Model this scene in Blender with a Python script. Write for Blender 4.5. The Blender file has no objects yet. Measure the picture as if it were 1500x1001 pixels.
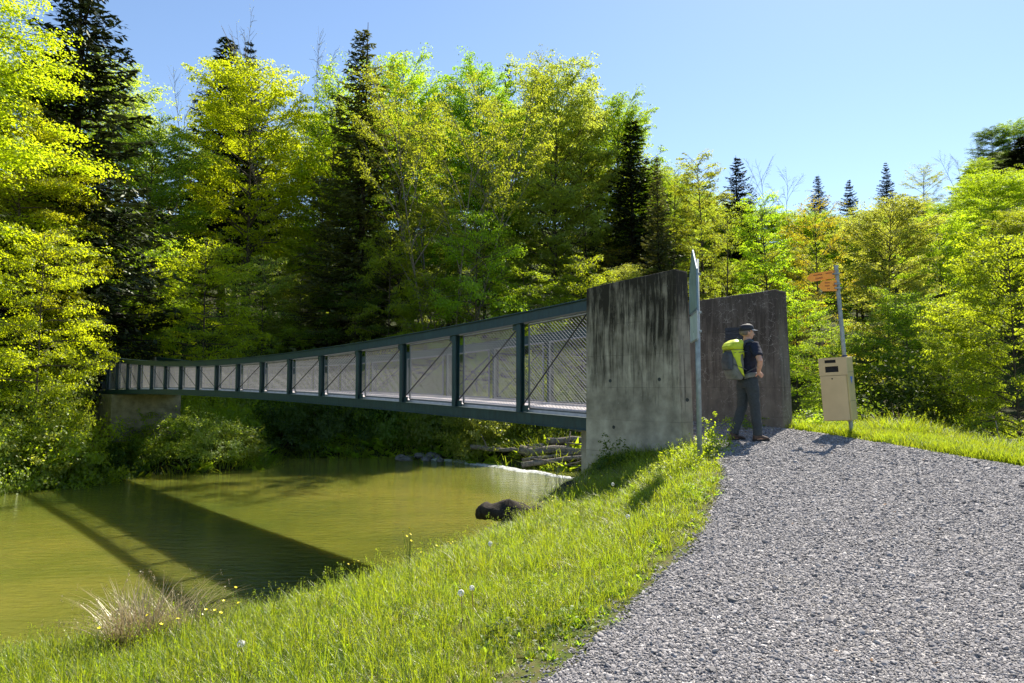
import bpy, bmesh, math, random
import numpy as np
from mathutils import Vector, Matrix, noise as mnoise

SC = bpy.context.scene
COL = SC.collection
R = math.radians
rng = np.random.default_rng(7)
random.seed(7)

# ------------------------------------------------------------------ camera, sky, sun, exposure
PITCH = R(3.86)
cam = bpy.data.objects.new('camera', bpy.data.cameras.new('camera'))
COL.objects.link(cam)
cam.location = (0, 0, 0)
cam.rotation_euler = (math.pi / 2 + PITCH, 0, 0)
cam.data.lens = 24; cam.data.sensor_width = 36
cam.data.clip_end = 3000; cam.data.clip_start = 0.05
SC.camera = cam

SUN_EL = R(50.0)
SUN_AZ = R(31.0)            # clockwise from +Y (away from the camera) towards +X
world = bpy.data.worlds.new('World'); SC.world = world
world.use_nodes = True
wn = world.node_tree.nodes; wl = world.node_tree.links
wn.clear()
sky = wn.new('ShaderNodeTexSky'); sky.sky_type = 'NISHITA'; sky.sun_disc = False
sky.sun_elevation = SUN_EL; sky.sun_rotation = SUN_AZ
sky.altitude = 500; sky.air_density = 1.0; sky.dust_density = 0.25; sky.ozone_density = 1.3
bg = wn.new('ShaderNodeBackground'); bg.inputs['Strength'].default_value = 0.092
wo = wn.new('ShaderNodeOutputWorld')
tint = wn.new('ShaderNodeMix'); tint.data_type = 'RGBA'; tint.blend_type = 'MULTIPLY'; tint.inputs[0].default_value = 1.0; tint.inputs[7].default_value = (0.96, 0.985, 1.0, 1)
wl.new(sky.outputs[0], tint.inputs[6]); wl.new(tint.outputs[2], bg.inputs[0]); wl.new(bg.outputs[0], wo.inputs[0])
sun = bpy.data.objects.new('sun', bpy.data.lights.new('sun', 'SUN'))
COL.objects.link(sun)
sun.data.energy = 5.0; sun.data.angle = R(0.53); sun.data.color = (1.0, 0.92, 0.79)
sdir = Vector((math.sin(SUN_AZ) * math.cos(SUN_EL), math.cos(SUN_AZ) * math.cos(SUN_EL), math.sin(SUN_EL)))
sun.rotation_euler = sdir.to_track_quat('Z', 'Y').to_euler()
sun.location = (10, 20, 40)
SC.view_settings.view_transform = 'Standard'; SC.view_settings.look = 'None'
SC.view_settings.exposure = 1.12; SC.view_settings.gamma = 1.0
SC.view_settings.use_curve_mapping = False
cy = SC.cycles
cy.use_adaptive_sampling = True; cy.adaptive_threshold = 0.012; cy.adaptive_min_samples = 24
cy.max_bounces = 6; cy.diffuse_bounces = 4; cy.glossy_bounces = 2; cy.transmission_bounces = 4; cy.transparent_max_bounces = 6
cy.caustics_reflective = False; cy.caustics_refractive = False
cy.sample_clamp_indirect = 6.0
cy.use_denoising = True
cy.time_limit = 900

# ------------------------------------------------------------------ helpers
CP, SP = math.cos(PITCH), math.sin(PITCH)
def at(px, py, Y):
    xc = (px - 750) / 1000.0; yc = (500.5 - py) / 1000.0
    dy = CP - yc * SP; dz = SP + yc * CP
    k = Y / dy
    return Vector((xc * k, Y, dz * k))

def tag(o, label=None, cat=None, group=None, kind=None):
    if label: o['label'] = label
    if cat: o['category'] = cat
    if group: o['group'] = group
    if kind: o['kind'] = kind
    return o

def empty(name, loc, label, cat, group=None, rz=0.0):
    o = bpy.data.objects.new(name, None); COL.objects.link(o)
    o.location = loc; o.rotation_euler = (0, 0, rz); o.empty_display_size = 0.3
    return tag(o, label, cat, group)

def link_mesh(name, me, mat=None, parent=None, matrix=None):
    o = bpy.data.objects.new(name, me); COL.objects.link(o)
    if mat is not None:
        if len(me.materials) == 0: me.materials.append(mat)
    if parent is not None: o.parent = parent
    if matrix is not None: o.matrix_basis = matrix
    return o

def np_mesh(name, V, F, smooth=False):
    """V (n,3) array, F (m,k) int array with one k."""
    me = bpy.data.meshes.new(name)
    V = np.asarray(V, dtype=np.float32); F = np.asarray(F, dtype=np.int32)
    m, k = F.shape
    me.vertices.add(len(V)); me.vertices.foreach_set('co', V.ravel())
    me.loops.add(m * k); me.loops.foreach_set('vertex_index', F.ravel())
    me.polygons.add(m)
    me.polygons.foreach_set('loop_start', np.arange(0, m * k, k, dtype=np.int32))
    me.update(calc_edges=True)
    if smooth: me.polygons.foreach_set('use_smooth', np.ones(m, dtype=bool))
    me.validate()
    return me

def fattr(me, name, arr):
    a = me.attributes.new(name, 'FLOAT', 'POINT'); a.data.foreach_set('value', np.asarray(arr, dtype=np.float32))

class MB:
    """collects boxes, bars, tubes and lofts into one mesh"""
    def __init__(s): s.v = []; s.f = []; s.n = 0
    def add(s, V, F):
        s.v.extend([tuple(v) for v in V]); s.f.extend([tuple(i + s.n for i in f) for f in F]); s.n += len(V)
    def box(s, c, size, M=None):
        hx, hy, hz = size[0] / 2, size[1] / 2, size[2] / 2
        P = [Vector((sx * hx, sy * hy, sz * hz)) for sx in (-1, 1) for sy in (-1, 1) for sz in (-1, 1)]
        if M is not None: P = [M @ p for p in P]
        c = Vector(c); P = [p + c for p in P]
        s.add(P, [(0, 1, 3, 2), (4, 6, 7, 5), (0, 4, 5, 1), (2, 3, 7, 6), (0, 2, 6, 4), (1, 5, 7, 3)])
    def prism(s, poly, d):
        """poly: list of Vector, extruded by vector d"""
        n = len(poly); P = [Vector(p) for p in poly] + [Vector(p) + d for p in poly]
        F = [tuple(range(n - 1, -1, -1)), tuple(range(n, 2 * n))]
        F += [(i, (i + 1) % n, n + (i + 1) % n, n + i) for i in range(n)]
        s.add(P, F)
    def tube(s, pts, radii, k=8, cap=True):
        pts = [Vector(p) for p in pts]
        if not hasattr(radii, '__len__'): radii = [radii] * len(pts)
        V = []; F = []
        prev = None
        for i, p in enumerate(pts):
            t = (pts[min(i + 1, len(pts) - 1)] - pts[max(i - 1, 0)]).normalized()
            if prev is None:
                a = Vector((0, 0, 1)) if abs(t.z) < 0.9 else Vector((1, 0, 0))
                e1 = t.cross(a).normalized()
            else:
                e1 = (prev - t * prev.dot(t)).normalized()
            prev = e1; e2 = t.cross(e1)
            r = radii[i]; ra, rb = (r if hasattr(r, '__len__') else (r, r))
            for j in range(k):
                an = 2 * math.pi * j / k
                V.append(p + e1 * (math.cos(an) * ra) + e2 * (math.sin(an) * rb))
        for i in range(len(pts) - 1):
            for j in range(k):
                F.append((i * k + j, i * k + (j + 1) % k, (i + 1) * k + (j + 1) % k, (i + 1) * k + j))
        if cap:
            F.append(tuple(range(k - 1, -1, -1))); F.append(tuple((len(pts) - 1) * k + j for j in range(k)))
        s.add(V, F)
    def loft(s, rings, cap=True):
        k = len(rings[0]); V = [p for r in rings for p in r]; F = []
        for i in range(len(rings) - 1):
            for j in range(k):
                F.append((i * k + j, i * k + (j + 1) % k, (i + 1) * k + (j + 1) % k, (i + 1) * k + j))
        if cap:
            F.append(tuple(range(k - 1, -1, -1))); F.append(tuple((len(rings) - 1) * k + j for j in range(k)))
        s.add(V, F)
    def mesh(s, name, smooth=False, bevel=0.0, seg=2, fix=True):
        me = bpy.data.meshes.new(name)
        me.from_pydata([tuple(v) for v in s.v], [], s.f); me.update()
        if fix or bevel:
            bm = bmesh.new(); bm.from_mesh(me)
            bmesh.ops.recalc_face_normals(bm, faces=bm.faces)
            if bevel:
                bmesh.ops.bevel(bm, geom=[e for e in bm.edges if e.is_manifold and e.calc_face_angle(0) > 0.5], offset=bevel, segments=seg, profile=0.6, affect='EDGES', clamp_overlap=True)
            bm.to_mesh(me); bm.free()
        if smooth:
            me.polygons.foreach_set('use_smooth', [True] * len(me.polygons))
        return me
    def build(s, name, mat, parent=None, smooth=False, bevel=0.0, seg=2, matrix=None):
        return link_mesh(name, s.mesh(name, smooth, bevel, seg), mat, parent, matrix)

# ------------------------------------------------------------------ materials
class NT:
    def __init__(s, name):
        s.m = bpy.data.materials.new(name); s.m.use_nodes = True
        s.t = s.m.node_tree; s.t.nodes.clear()
        s.out = s.t.nodes.new('ShaderNodeOutputMaterial')
    def n(s, typ, **kw):
        nd = s.t.nodes.new(typ)
        for k, v in kw.items():
            if k in nd.inputs.keys(): s.set(nd.inputs[k], v)
            else: setattr(nd, k, v)
        return nd
    def set(s, inp, v):
        if isinstance(v, bpy.types.NodeSocket): s.t.links.new(v, inp)
        else:
            if hasattr(inp, 'default_value') and hasattr(inp.default_value, '__len__') and len(inp.default_value) == 4 and len(v) == 3: v = (*v, 1)
            inp.default_value = v
    def coord(s, which='Object'): return s.n('ShaderNodeTexCoord').outputs[which]
    def pos(s): return s.n('ShaderNodeNewGeometry').outputs['Position']
    def mapping(s, vec, scale=(1, 1, 1), loc=(0, 0, 0), rot=(0, 0, 0)):
        m = s.n('ShaderNodeMapping'); s.set(m.inputs['Vector'], vec)
        m.inputs['Scale'].default_value = scale; m.inputs['Location'].default_value = loc; m.inputs['Rotation'].default_value = rot
        return m.outputs[0]
    def noise(s, vec, scale, detail=4, rough=0.55, dist=0.0):
        x = s.n('ShaderNodeTexNoise'); s.set(x.inputs['Vector'], vec)
        x.inputs['Scale'].default_value = scale; x.inputs['Detail'].default_value = detail
        x.inputs['Roughness'].default_value = rough; x.inputs['Distortion'].default_value = dist
        return x.outputs['Fac']
    def vor(s, vec, scale, feature='F1', out='Distance', rnd=1.0):
        x = s.n('ShaderNodeTexVoronoi'); x.feature = feature; s.set(x.inputs['Vector'], vec)
        x.inputs['Scale'].default_value = scale; x.inputs['Randomness'].default_value = rnd
        return x.outputs[out]
    def ramp(s, fac, stops, interp='LINEAR'):
        r = s.n('ShaderNodeValToRGB'); s.set(r.inputs[0], fac); cr = r.color_ramp; cr.interpolation = interp
        while len(cr.elements) < len(stops): cr.elements.new(0.5)
        for e, (p, c) in zip(cr.elements, stops):
            e.position = p
            if not hasattr(c, '__len__'): c = (c, c, c)
            e.color = (*c, 1) if len(c) == 3 else c
        return r.outputs[0]
    def mix(s, fac, a, b, mode='MIX'):
        m = s.n('ShaderNodeMix'); m.data_type = 'RGBA'; m.blend_type = mode
        s.set(m.inputs[0], fac); s.set(m.inputs[6], a); s.set(m.inputs[7], b); return m.outputs[2]
    def math(s, op, a, b=0.0, clamp=False):
        m = s.n('ShaderNodeMath'); m.operation = op; m.use_clamp = clamp
        s.set(m.inputs[0], a); s.set(m.inputs[1], b); return m.outputs[0]
    def sep(s, vec):
        x = s.n('ShaderNodeSeparateXYZ'); s.set(x.inputs[0], vec); return x.outputs
    def attr(s, name):
        a = s.n('ShaderNodeAttribute'); a.attribute_name = name; return a.outputs['Fac']
    def bump(s, h, strength=0.5, dist=0.01):
        b = s.n('ShaderNodeBump'); s.set(b.inputs['Height'], h)
        b.inputs['Strength'].default_value = strength; b.inputs['Distance'].default_value = dist
        return b.outputs[0]
    def principled(s, base, rough=0.7, metallic=0.0, normal=None, spec=0.5, **kw):
        p = s.n('ShaderNodeBsdfPrincipled'); s.set(p.inputs['Base Color'], base); s.set(p.inputs['Roughness'], rough)
        s.set(p.inputs['Metallic'], metallic); s.set(p.inputs['Specular IOR Level'], spec)
        if normal is not None: s.set(p.inputs['Normal'], normal)
        for k, v in kw.items(): s.set(p.inputs[k.replace('_', ' ')], v)
        s.t.links.new(p.outputs[0], s.out.inputs[0]); return p

def simple(name, col, rough=0.6, metallic=0.0, nscale=30, namt=0.25, spec=0.5, bump=0.0):
    k = NT(name); v = k.coord()
    f = k.noise(v, nscale, 4)
    dark = tuple(c * (1 - namt) for c in col); light = tuple(min(1, c * (1 + namt)) for c in col)
    c = k.ramp(f, [(0.3, dark), (0.7, light)])
    nrm = k.bump(f, 0.5, bump) if bump else None
    k.principled(c, rough, metallic, nrm, spec)
    return k.m

def leaf_mat(name, a, b, trans, tr_amt=0.5, gloss=0.06):
    """a, b: diffuse colours blended leaf by leaf; trans: colour of the light let through"""
    k = NT(name)
    t = k.attr('tint')
    oi = k.n('ShaderNodeObjectInfo').outputs['Random']
    big = k.noise(k.pos(), 0.35, 2)
    f = k.math('ADD', k.math('MULTIPLY', t, 0.65), k.math('MULTIPLY', k.math('SUBTRACT', big, 0.32), 0.9), clamp=True)
    c = k.mix(f, a, b)
    tc = k.mix(f, tuple(x * 0.72 for x in trans), trans)
    hs = k.n('ShaderNodeHueSaturation'); k.set(hs.inputs['Color'], c)
    k.set(hs.inputs['Hue'], k.math('ADD', k.math('MULTIPLY', oi, 0.03), 0.485)); k.set(hs.inputs['Value'], k.math('ADD', k.math('MULTIPLY', oi, 0.3), 0.85))
    hs2 = k.n('ShaderNodeHueSaturation'); k.set(hs2.inputs['Color'], tc)
    k.set(hs2.inputs['Hue'], k.math('ADD', k.math('MULTIPLY', oi, 0.03), 0.485)); k.set(hs2.inputs['Value'], k.math('ADD', k.math('MULTIPLY', oi, 0.3), 0.85))
    d = k.n('ShaderNodeBsdfDiffuse'); k.set(d.inputs[0], hs.outputs[0])
    tr = k.n('ShaderNodeBsdfTranslucent'); k.set(tr.inputs[0], hs2.outputs[0])
    g = k.n('ShaderNodeBsdfGlossy'); g.inputs['Roughness'].default_value = 0.45; g.inputs[0].default_value = (0.9, 0.95, 0.85, 1)
    m1 = k.n('ShaderNodeMixShader'); m1.inputs[0].default_value = tr_amt
    k.t.links.new(d.outputs[0], m1.inputs[1]); k.t.links.new(tr.outputs[0], m1.inputs[2])
    m2 = k.n('ShaderNodeMixShader'); m2.inputs[0].default_value = gloss
    k.t.links.new(m1.outputs[0], m2.inputs[1]); k.t.links.new(g.outputs[0], m2.inputs[2])
    k.t.links.new(m2.outputs[0], k.out.inputs[0])
    return k.m

M = {}
M['leaf_yellow'] = leaf_mat('leaf_yellow', (0.125, 0.175, 0.010), (0.24, 0.275, 0.012), (0.84, 0.95, 0.018), 0.62, 0.02)
M['leaf_bright'] = leaf_mat('leaf_bright', (0.08, 0.14, 0.011), (0.18, 0.24, 0.014), (0.70, 0.90, 0.025), 0.6, 0.025)
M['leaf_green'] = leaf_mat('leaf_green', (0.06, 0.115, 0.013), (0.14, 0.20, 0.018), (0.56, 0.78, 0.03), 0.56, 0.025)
M['leaf_olive'] = leaf_mat('leaf_olive', (0.08, 0.115, 0.015), (0.165, 0.19, 0.024), (0.66, 0.75, 0.035), 0.54, 0.025)
M['leaf_pale'] = leaf_mat('leaf_pale', (0.11, 0.155, 0.028), (0.21, 0.25, 0.045), (0.76, 0.88, 0.08), 0.56, 0.03)
M['leaf_bronze'] = leaf_mat('leaf_bronze', (0.14, 0.12, 0.014), (0.23, 0.20, 0.02), (0.82, 0.70, 0.03), 0.52, 0.02)
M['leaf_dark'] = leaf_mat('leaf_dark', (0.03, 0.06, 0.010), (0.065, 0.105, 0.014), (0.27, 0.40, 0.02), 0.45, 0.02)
M['needle'] = leaf_mat('needle', (0.018, 0.032, 0.014), (0.042, 0.062, 0.020), (0.05, 0.07, 0.015), 0.15, 0.03)
M['needle_olive'] = leaf_mat('needle_olive', (0.042, 0.052, 0.016), (0.085, 0.09, 0.024), (0.24, 0.24, 0.03), 0.32, 0.03)
M['needle_blue'] = leaf_mat('needle_blue', (0.018, 0.032, 0.026), (0.04, 0.058, 0.044), (0.06, 0.09, 0.04), 0.15, 0.03)
M['grass'] = leaf_mat('grass_blade', (0.06, 0.125, 0.010), (0.21, 0.245, 0.018), (0.54, 0.66, 0.022), 0.53, 0.035)
M['dry'] = leaf_mat('dry_blade', (0.25, 0.19, 0.09), (0.42, 0.34, 0.18), (0.45, 0.36, 0.18), 0.3, 0.08)

def bark(name, c0, c1):
    k = NT(name); v = k.mapping(k.coord(), (6, 6, 1.2))
    f = k.noise(v, 2.2, 5, 0.65)
    k.principled(k.ramp(f, [(0.3, c0), (0.7, c1)]), 0.9, 0, k.bump(f, 0.8, 0.03), 0.2); return k.m
M['bark'] = bark('bark', (0.035, 0.028, 0.02), (0.12, 0.10, 0.075))
M['bark_grey'] = bark('bark_grey', (0.09, 0.08, 0.065), (0.24, 0.22, 0.18))
M['bark_dark'] = bark('bark_dark', (0.014, 0.011, 0.009), (0.05, 0.04, 0.03))
M['driftwood'] = bark('driftwood', (0.08, 0.068, 0.055), (0.27, 0.24, 0.21))

# concrete
def concrete(name, base_lo, base_hi, dark, streak_lo, streak_hi, cracks=False, topdark=1.0):
    k = NT(name); o = k.coord(); x, y, z = k.sep(o)
    f = k.noise(o, 3.0, 6, 0.6); base = k.ramp(f, [(0.3, base_lo), (0.7, base_hi)])
    st = k.math('ADD', k.math('MULTIPLY', k.noise(k.mapping(o, (5.5, 5.5, 0.5)), 1.6, 6, 0.7, 0.5), 0.62), k.math('MULTIPLY', k.noise(o, 0.9, 6, 0.65), 0.40))
    grad = k.n('ShaderNodeMapRange'); k.set(grad.inputs[0], z)
    grad.inputs[1].default_value = 1.6; grad.inputs[2].default_value = 4.4; grad.inputs[3].default_value = -0.16; grad.inputs[4].default_value = 0.12 * topdark
    fac = k.ramp(k.math('ADD', st, grad.outputs[0]), [(streak_lo, 0.0), (streak_hi, 1.0)])
    blot = k.ramp(k.noise(o, 1.1, 5, 0.62), [(0.45, 0.0), (0.68, 0.75)])
    fac = k.math('MAXIMUM', fac, k.math('MULTIPLY', blot, 0.8))
    col = k.mix(fac, base, dark)
    # formwork joints and tie holes
    zz = k.math('FRACT', k.math('MULTIPLY', z, 1.0 / 0.52))
    jl = k.ramp(zz, [(0.0, 1.0), (0.016, 0.0), (0.985, 0.0), (1.0, 1.0)])
    jl = k.math('MULTIPLY', jl, k.ramp(k.noise(o, 2.3, 3), [(0.4, 0.2), (0.6, 0.9)]))
    col = k.mix(k.math('MULTIPLY', jl, 0.6), col, tuple(c * 0.25 for c in base_lo))
    rust = k.ramp(k.noise(k.mapping(o, (7, 7, 1.1), (3, 1, 0)), 1.0, 4, 0.6), [(0.70, 0.0), (0.80, 1.0)])
    low = k.ramp(k.math('MULTIPLY', z, 0.2), [(0.42, 1.0), (0.55, 0.0)])
    col = k.mix(k.math('MULTIPLY', k.math('MULTIPLY', rust, low), 0.7), col, (0.42, 0.20, 0.05))
    h = k.math('ADD', f, k.math('MULTIPLY', k.noise(o, 60, 3), 0.5))
    if cracks:
        w = k.n('ShaderNodeTexNoise'); k.set(w.inputs['Vector'], o); w.inputs['Scale'].default_value = 9
        ov = k.n('ShaderNodeVectorMath'); ov.operation = 'MULTIPLY_ADD'
        k.set(ov.inputs[0], w.outputs['Color']); ov.inputs[1].default_value = (0.16, 0.16, 0.16); k.set(ov.inputs[2], o)
        cd = k.vor(ov.outputs[0], 8.5, 'DISTANCE_TO_EDGE')
        line = k.ramp(cd, [(0.0, 1.0), (0.035, 0.0)])
        mask = k.ramp(k.noise(o, 2.6, 4, 0.6), [(0.47, 0.0), (0.58, 1.0)])
        col = k.mix(k.math('MULTIPLY', k.math('MULTIPLY', line, mask), 0.55), col, (0.50, 0.47, 0.42))
        sp = k.ramp(k.noise(o, 26, 3, 0.5), [(0.66, 0.0), (0.72, 1.0)])
        col = k.mix(k.math('MULTIPLY', sp, 0.5), col, (0.42, 0.40, 0.36))
    else:
        sp = k.ramp(k.noise(o, 22, 3, 0.5), [(0.70, 0.0), (0.76, 1.0)])
        col = k.mix(k.math('MULTIPLY', sp, 0.45), col, (0.5, 0.48, 0.43))
    k.principled(col, 0.9, 0, k.bump(h, 0.5, 0.008), 0.25); return k.m
M['concrete_left'] = concrete('concrete_streaked', (0.27, 0.235, 0.175), (0.54, 0.48, 0.37), (0.030, 0.026, 0.018), 0.43, 0.61)
M['concrete_right'] = concrete('concrete_brown', (0.17, 0.148, 0.125), (0.28, 0.245, 0.205), (0.062, 0.052, 0.044), 0.35, 0.62, True)
M['concrete_far'] = concrete('concrete_mossy', (0.16, 0.15, 0.10), (0.30, 0.28, 0.2), (0.05, 0.05, 0.025), 0.45, 0.7)

# painted steel
k = NT('green_steel'); o = k.coord()
f = k.noise(k.mapping(o, (9, 9, 2)), 1.5, 5, 0.6)
col = k.ramp(f, [(0.25, (0.006, 0.022, 0.024)), (0.6, (0.012, 0.046, 0.050)), (0.85, (0.030, 0.075, 0.070))])
k.principled(col, 0.42, 0.0, k.bump(f, 0.3, 0.004), 0.5); M['steel'] = k.m
M['galv'] = simple('galvanised_steel', (0.42, 0.44, 0.46), 0.42, 0.25, 12, 0.2)
M['galv_dark'] = simple('weathered_galvanised', (0.26, 0.30, 0.31), 0.5, 0.3, 12, 0.25)
M['mesh'] = simple('expanded_metal', (0.20, 0.208, 0.205), 0.42, 0.1, 6, 0.12)
M['galv_frame'] = simple('galvanised_frame', (0.19, 0.20, 0.20), 0.5, 0.2, 12, 0.2)
M['rod'] = simple('dark_rod', (0.03, 0.035, 0.035), 0.45, 0.4, 12, 0.3)
M['deck'] = simple('deck_concrete', (0.42, 0.38, 0.38), 0.85, 0, 8, 0.2)
M['kerb'] = simple('pale_kerb', (0.62, 0.56, 0.55), 0.7, 0, 8, 0.15)

# water
k = NT('river_water'); p = k.pos(); x, y, z = k.sep(p)
shal = k.noise(k.mapping(p, (0.10, 0.16, 1), rot=(0, 0, R(25))), 1.0, 4, 0.6)
col = k.ramp(shal, [(0.30, (0.068, 0.090, 0.016)), (0.5, (0.122, 0.130, 0.020)), (0.68, (0.185, 0.170, 0.030))])
r1 = k.noise(k.mapping(p, (1.0, 3.2, 1), rot=(0, 0, R(20))), 1.6, 4, 0.55)
r2 = k.noise(k.mapping(p, (3.0, 8.0, 1), rot=(0, 0, R(-12))), 1.7, 3, 0.5)
h = k.math('ADD', r1, k.math('MULTIPLY', r2, 0.35))
pw = k.principled(col, 0.05, 0, k.bump(h, 1.0, 0.11), 0.5, IOR=1.33, Subsurface_Weight=1.0, Subsurface_Scale=0.6)
pw.subsurface_method = 'BURLEY'; pw.inputs['Subsurface Radius'].default_value = (1.0, 0.8, 0.25)
M['water'] = k.m
M['foam'] = simple('foam', (0.42, 0.44, 0.43), 0.45, 0, 4, 0.5, bump=0.05)
M['stone_wet'] = simple('wet_stone', (0.10, 0.095, 0.085), 0.5, 0, 3, 0.4, bump=0.03)
M['stone_pale'] = simple('pale_stone', (0.36, 0.35, 0.33), 0.75, 0, 3, 0.3, bump=0.03)

# ground
k = NT('ground_soil'); p = k.pos(); x, y, z = k.sep(p)
n1 = k.noise(p, 0.9, 5); n2 = k.noise(p, 14, 4)
near = k.ramp(n1, [(0.35, (0.055, 0.085, 0.014)), (0.65, (0.10, 0.115, 0.025))])
near = k.mix(k.ramp(n2, [(0.45, 0.0), (0.7, 0.8)]), near, (0.12, 0.09, 0.045))
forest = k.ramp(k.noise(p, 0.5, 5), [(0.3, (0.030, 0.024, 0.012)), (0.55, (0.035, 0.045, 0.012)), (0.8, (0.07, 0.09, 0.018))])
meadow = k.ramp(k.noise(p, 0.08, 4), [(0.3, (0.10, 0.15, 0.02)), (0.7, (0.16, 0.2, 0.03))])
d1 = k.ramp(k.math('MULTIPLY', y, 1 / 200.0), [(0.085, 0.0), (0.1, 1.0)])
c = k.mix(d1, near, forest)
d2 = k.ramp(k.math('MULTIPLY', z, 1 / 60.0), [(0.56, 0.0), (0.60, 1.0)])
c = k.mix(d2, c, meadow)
k.principled(c, 0.95, 0, k.bump(k.math('ADD', n1, n2), 0.6, 0.03), 0.1); M['ground'] = k.m

k = NT('gravel'); p = k.pos()
v1 = k.n('ShaderNodeTexVoronoi'); k.set(v1.inputs['Vector'], k.mapping(p, (1, 1, 1))); v1.inputs['Scale'].default_value = 48
cc = k.sep(v1.outputs['Color'])[0]
col = k.ramp(cc, [(0.0, (0.10, 0.097, 0.10)), (0.5, (0.24, 0.23, 0.23)), (0.9, (0.42, 0.40, 0.40)), (1.0, (0.58, 0.56, 0.55))])
cav = k.ramp(v1.outputs['Distance'], [(0.0, 1.0), (0.75, 0.0)])
big = k.noise(p, 0.7, 4, 0.6)
col = k.mix(k.ramp(big, [(0.5, 0.0), (0.75, 0.35)]), col, (0.30, 0.27, 0.22))
k.principled(col, 0.85, 0, k.bump(cav, 1.0, 0.016), 0.3); M['gravel'] = k.m
k = NT('gravel_stone'); oi = k.attr('gray')
f = k.noise(k.coord(), 2.5, 3)
col = k.ramp(oi, [(0.0, (0.070, 0.062, 0.063)), (0.35, (0.158, 0.142, 0.144)), (0.7, (0.25, 0.228, 0.226)), (0.92, (0.38, 0.352, 0.342)), (1.0, (0.36, 0.29, 0.21))])
k.principled(k.mix(0.25, col, k.ramp(f, [(0.3, 0.1), (0.7, 0.5)])), 0.75, 0, None, 0.4); M['pebble'] = k.m

# ------------------------------------------------------------------ terrain
def poly_sdf(X, Y, poly, closed=True):
    """signed distance, positive inside"""
    P = np.array(poly, float); n = len(P)
    d = np.full(X.shape, 1e9); inside = np.zeros(X.shape, bool)
    for i in range(n if closed else n - 1):
        a = P[i]; b = P[(i + 1) % n]; ab = b - a
        t = np.clip(((X - a[0]) * ab[0] + (Y - a[1]) * ab[1]) / (ab @ ab), 0, 1)
        d = np.minimum(d, np.hypot(X - a[0] - t * ab[0], Y - a[1] - t * ab[1]))
        if closed:
            c = ((a[1] > Y) != (b[1] > Y))
            with np.errstate(divide='ignore', invalid='ignore'):
                xi = (b[0] - a[0]) * (Y - a[1]) / (b[1] - a[1] if b[1] != a[1] else 1e-9) + a[0]
            inside ^= c & (X < xi)
    return np.where(inside, d, -d) if closed else d

WATER = -4.25
BANK = [(-60, -40), (-40, -12), (-16, 0.5), (-8, 3.5), (-3.7, 4.9), (-2.4, 5.4), (-1.32, 6.3), (-0.76, 6.9), (-0.3, 7.6), (0.475, 9.5), (1.2, 11.4),
        (2.0, 12.9), (3.0, 14.6), (4.6, 15.2), (5.7, 14.0), (6.5, 13.2), (7.35, 12.1), (7.9, 10.2), (9.2, 8.0), (14, 3), (30, -8), (60, -40)]
PATH = [(-0.75, -8), (-0.4, 0), (-0.14, 2.9), (0.27, 3.45), (0.7, 4.17), (1.27, 5.1), (1.75, 6.1), (2.14, 7.14), (2.6, 8.5), (2.93, 9.75), (2.75, 10.6), (1.85, 11.85),
        (3.5, 13.6), (4.65, 12.35), (5.0, 11.7), (5.5, 10.75), (5.9, 9.6), (6.35, 8.46), (7.2, 6.8), (9.5, 4.2), (14, -1), (20, -8)]
FAR = [(-120, -30), (-60, 12), (-35, 23.5), (-21.7, 29), (-18.8, 33), (-15.2, 34.6), (-13.4, 36), (-14.3, 41.5), (-7.2, 42.5), (-3, 40), (-0.4, 37.5), (2.5, 35.5), (7, 34), (12, 27), (17, 19.5), (28, 12), (60, -6), (120, -30),
       (900, 100), (900, 900), (-900, 900), (-900, -30)]
def vnoise(X, Y, s, seed=0):
    """cheap smooth value noise in [-1,1] from summed sines"""
    r = np.random.default_rng(seed); out = np.zeros(np.shape(X))
    for i in range(6):
        a = r.uniform(0, 2 * np.pi); f = s * r.uniform(0.6, 2.2); out = out + np.sin((X * np.cos(a) + Y * np.sin(a)) * f + r.uniform(0, 6.28)) / 6 * 1.7
    return out
def ground_z(X, Y):
    X = np.asarray(X, float); Y = np.asarray(Y, float)
    plane = -1.6 + 0.072 * np.clip(Y, -6, 12.5)
    sc = poly_sdf(X, Y, BANK); dp = -poly_sdf(X, Y, PATH)
    dpo = np.clip(dp, 0, None); sci = np.clip(sc, 0, None)
    r = dpo / (dpo + sci + 1e-6)
    rightside = np.clip((X - 3.5) / 2.0, 0, 1)
    drop = (0.66 * (1 - rightside) + 0.10 * rightside) * r ** 1.2
    zn = plane - drop + 0.03 * vnoise(X, Y, 1.6, 3) * np.clip(dpo, 0, 1)
    out = np.clip(-sc, 0, None)
    zn = np.where(sc < 0, zn - 0.95 * out - 0.12 * np.minimum(out, 1) + 0.12 * vnoise(X, Y, 2.5, 4) * np.clip(out, 0, 1), zn)
    zn = np.maximum(zn, -5.2)
    sf = poly_sdf(X, Y, FAR)
    inl = np.clip(sf, 0, None)
    lip = np.where(X > 5, 2.6, 1.5)
    zf = -5.2 + np.clip((sf + 1.2) / 2.2, 0, 1) * lip + 0.0
    rise = 0.36 * inl * np.where(inl < 14, 0.6, 1.0) + np.where(inl < 14, 0, -0.36 * 14 * 0.4)
    rise = np.where(inl > 124, 0.36 * 124 - 2.0 + (inl - 124) * 0.02, rise)
    right = np.clip((X - 4) / 12, 0, 1) * np.clip((60 - Y) / 25, 0, 1)
    rise = rise * (1 - 0.72 * right)
    q_ = X / np.maximum(Y, 1); sm = lambda v: np.clip(v, 0, 1) ** 2 * (3 - 2 * np.clip(v, 0, 1))
    rise = rise * (1 - 0.24 * sm((q_ - 0.22) / 0.15) + 0.34 * sm((q_ - 0.60) / 0.12))
    zf = zf + rise + 0.35 * vnoise(X, Y, 0.35, 5) * np.clip(inl / 4, 0, 1)
    return np.maximum(zn, zf)
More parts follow.
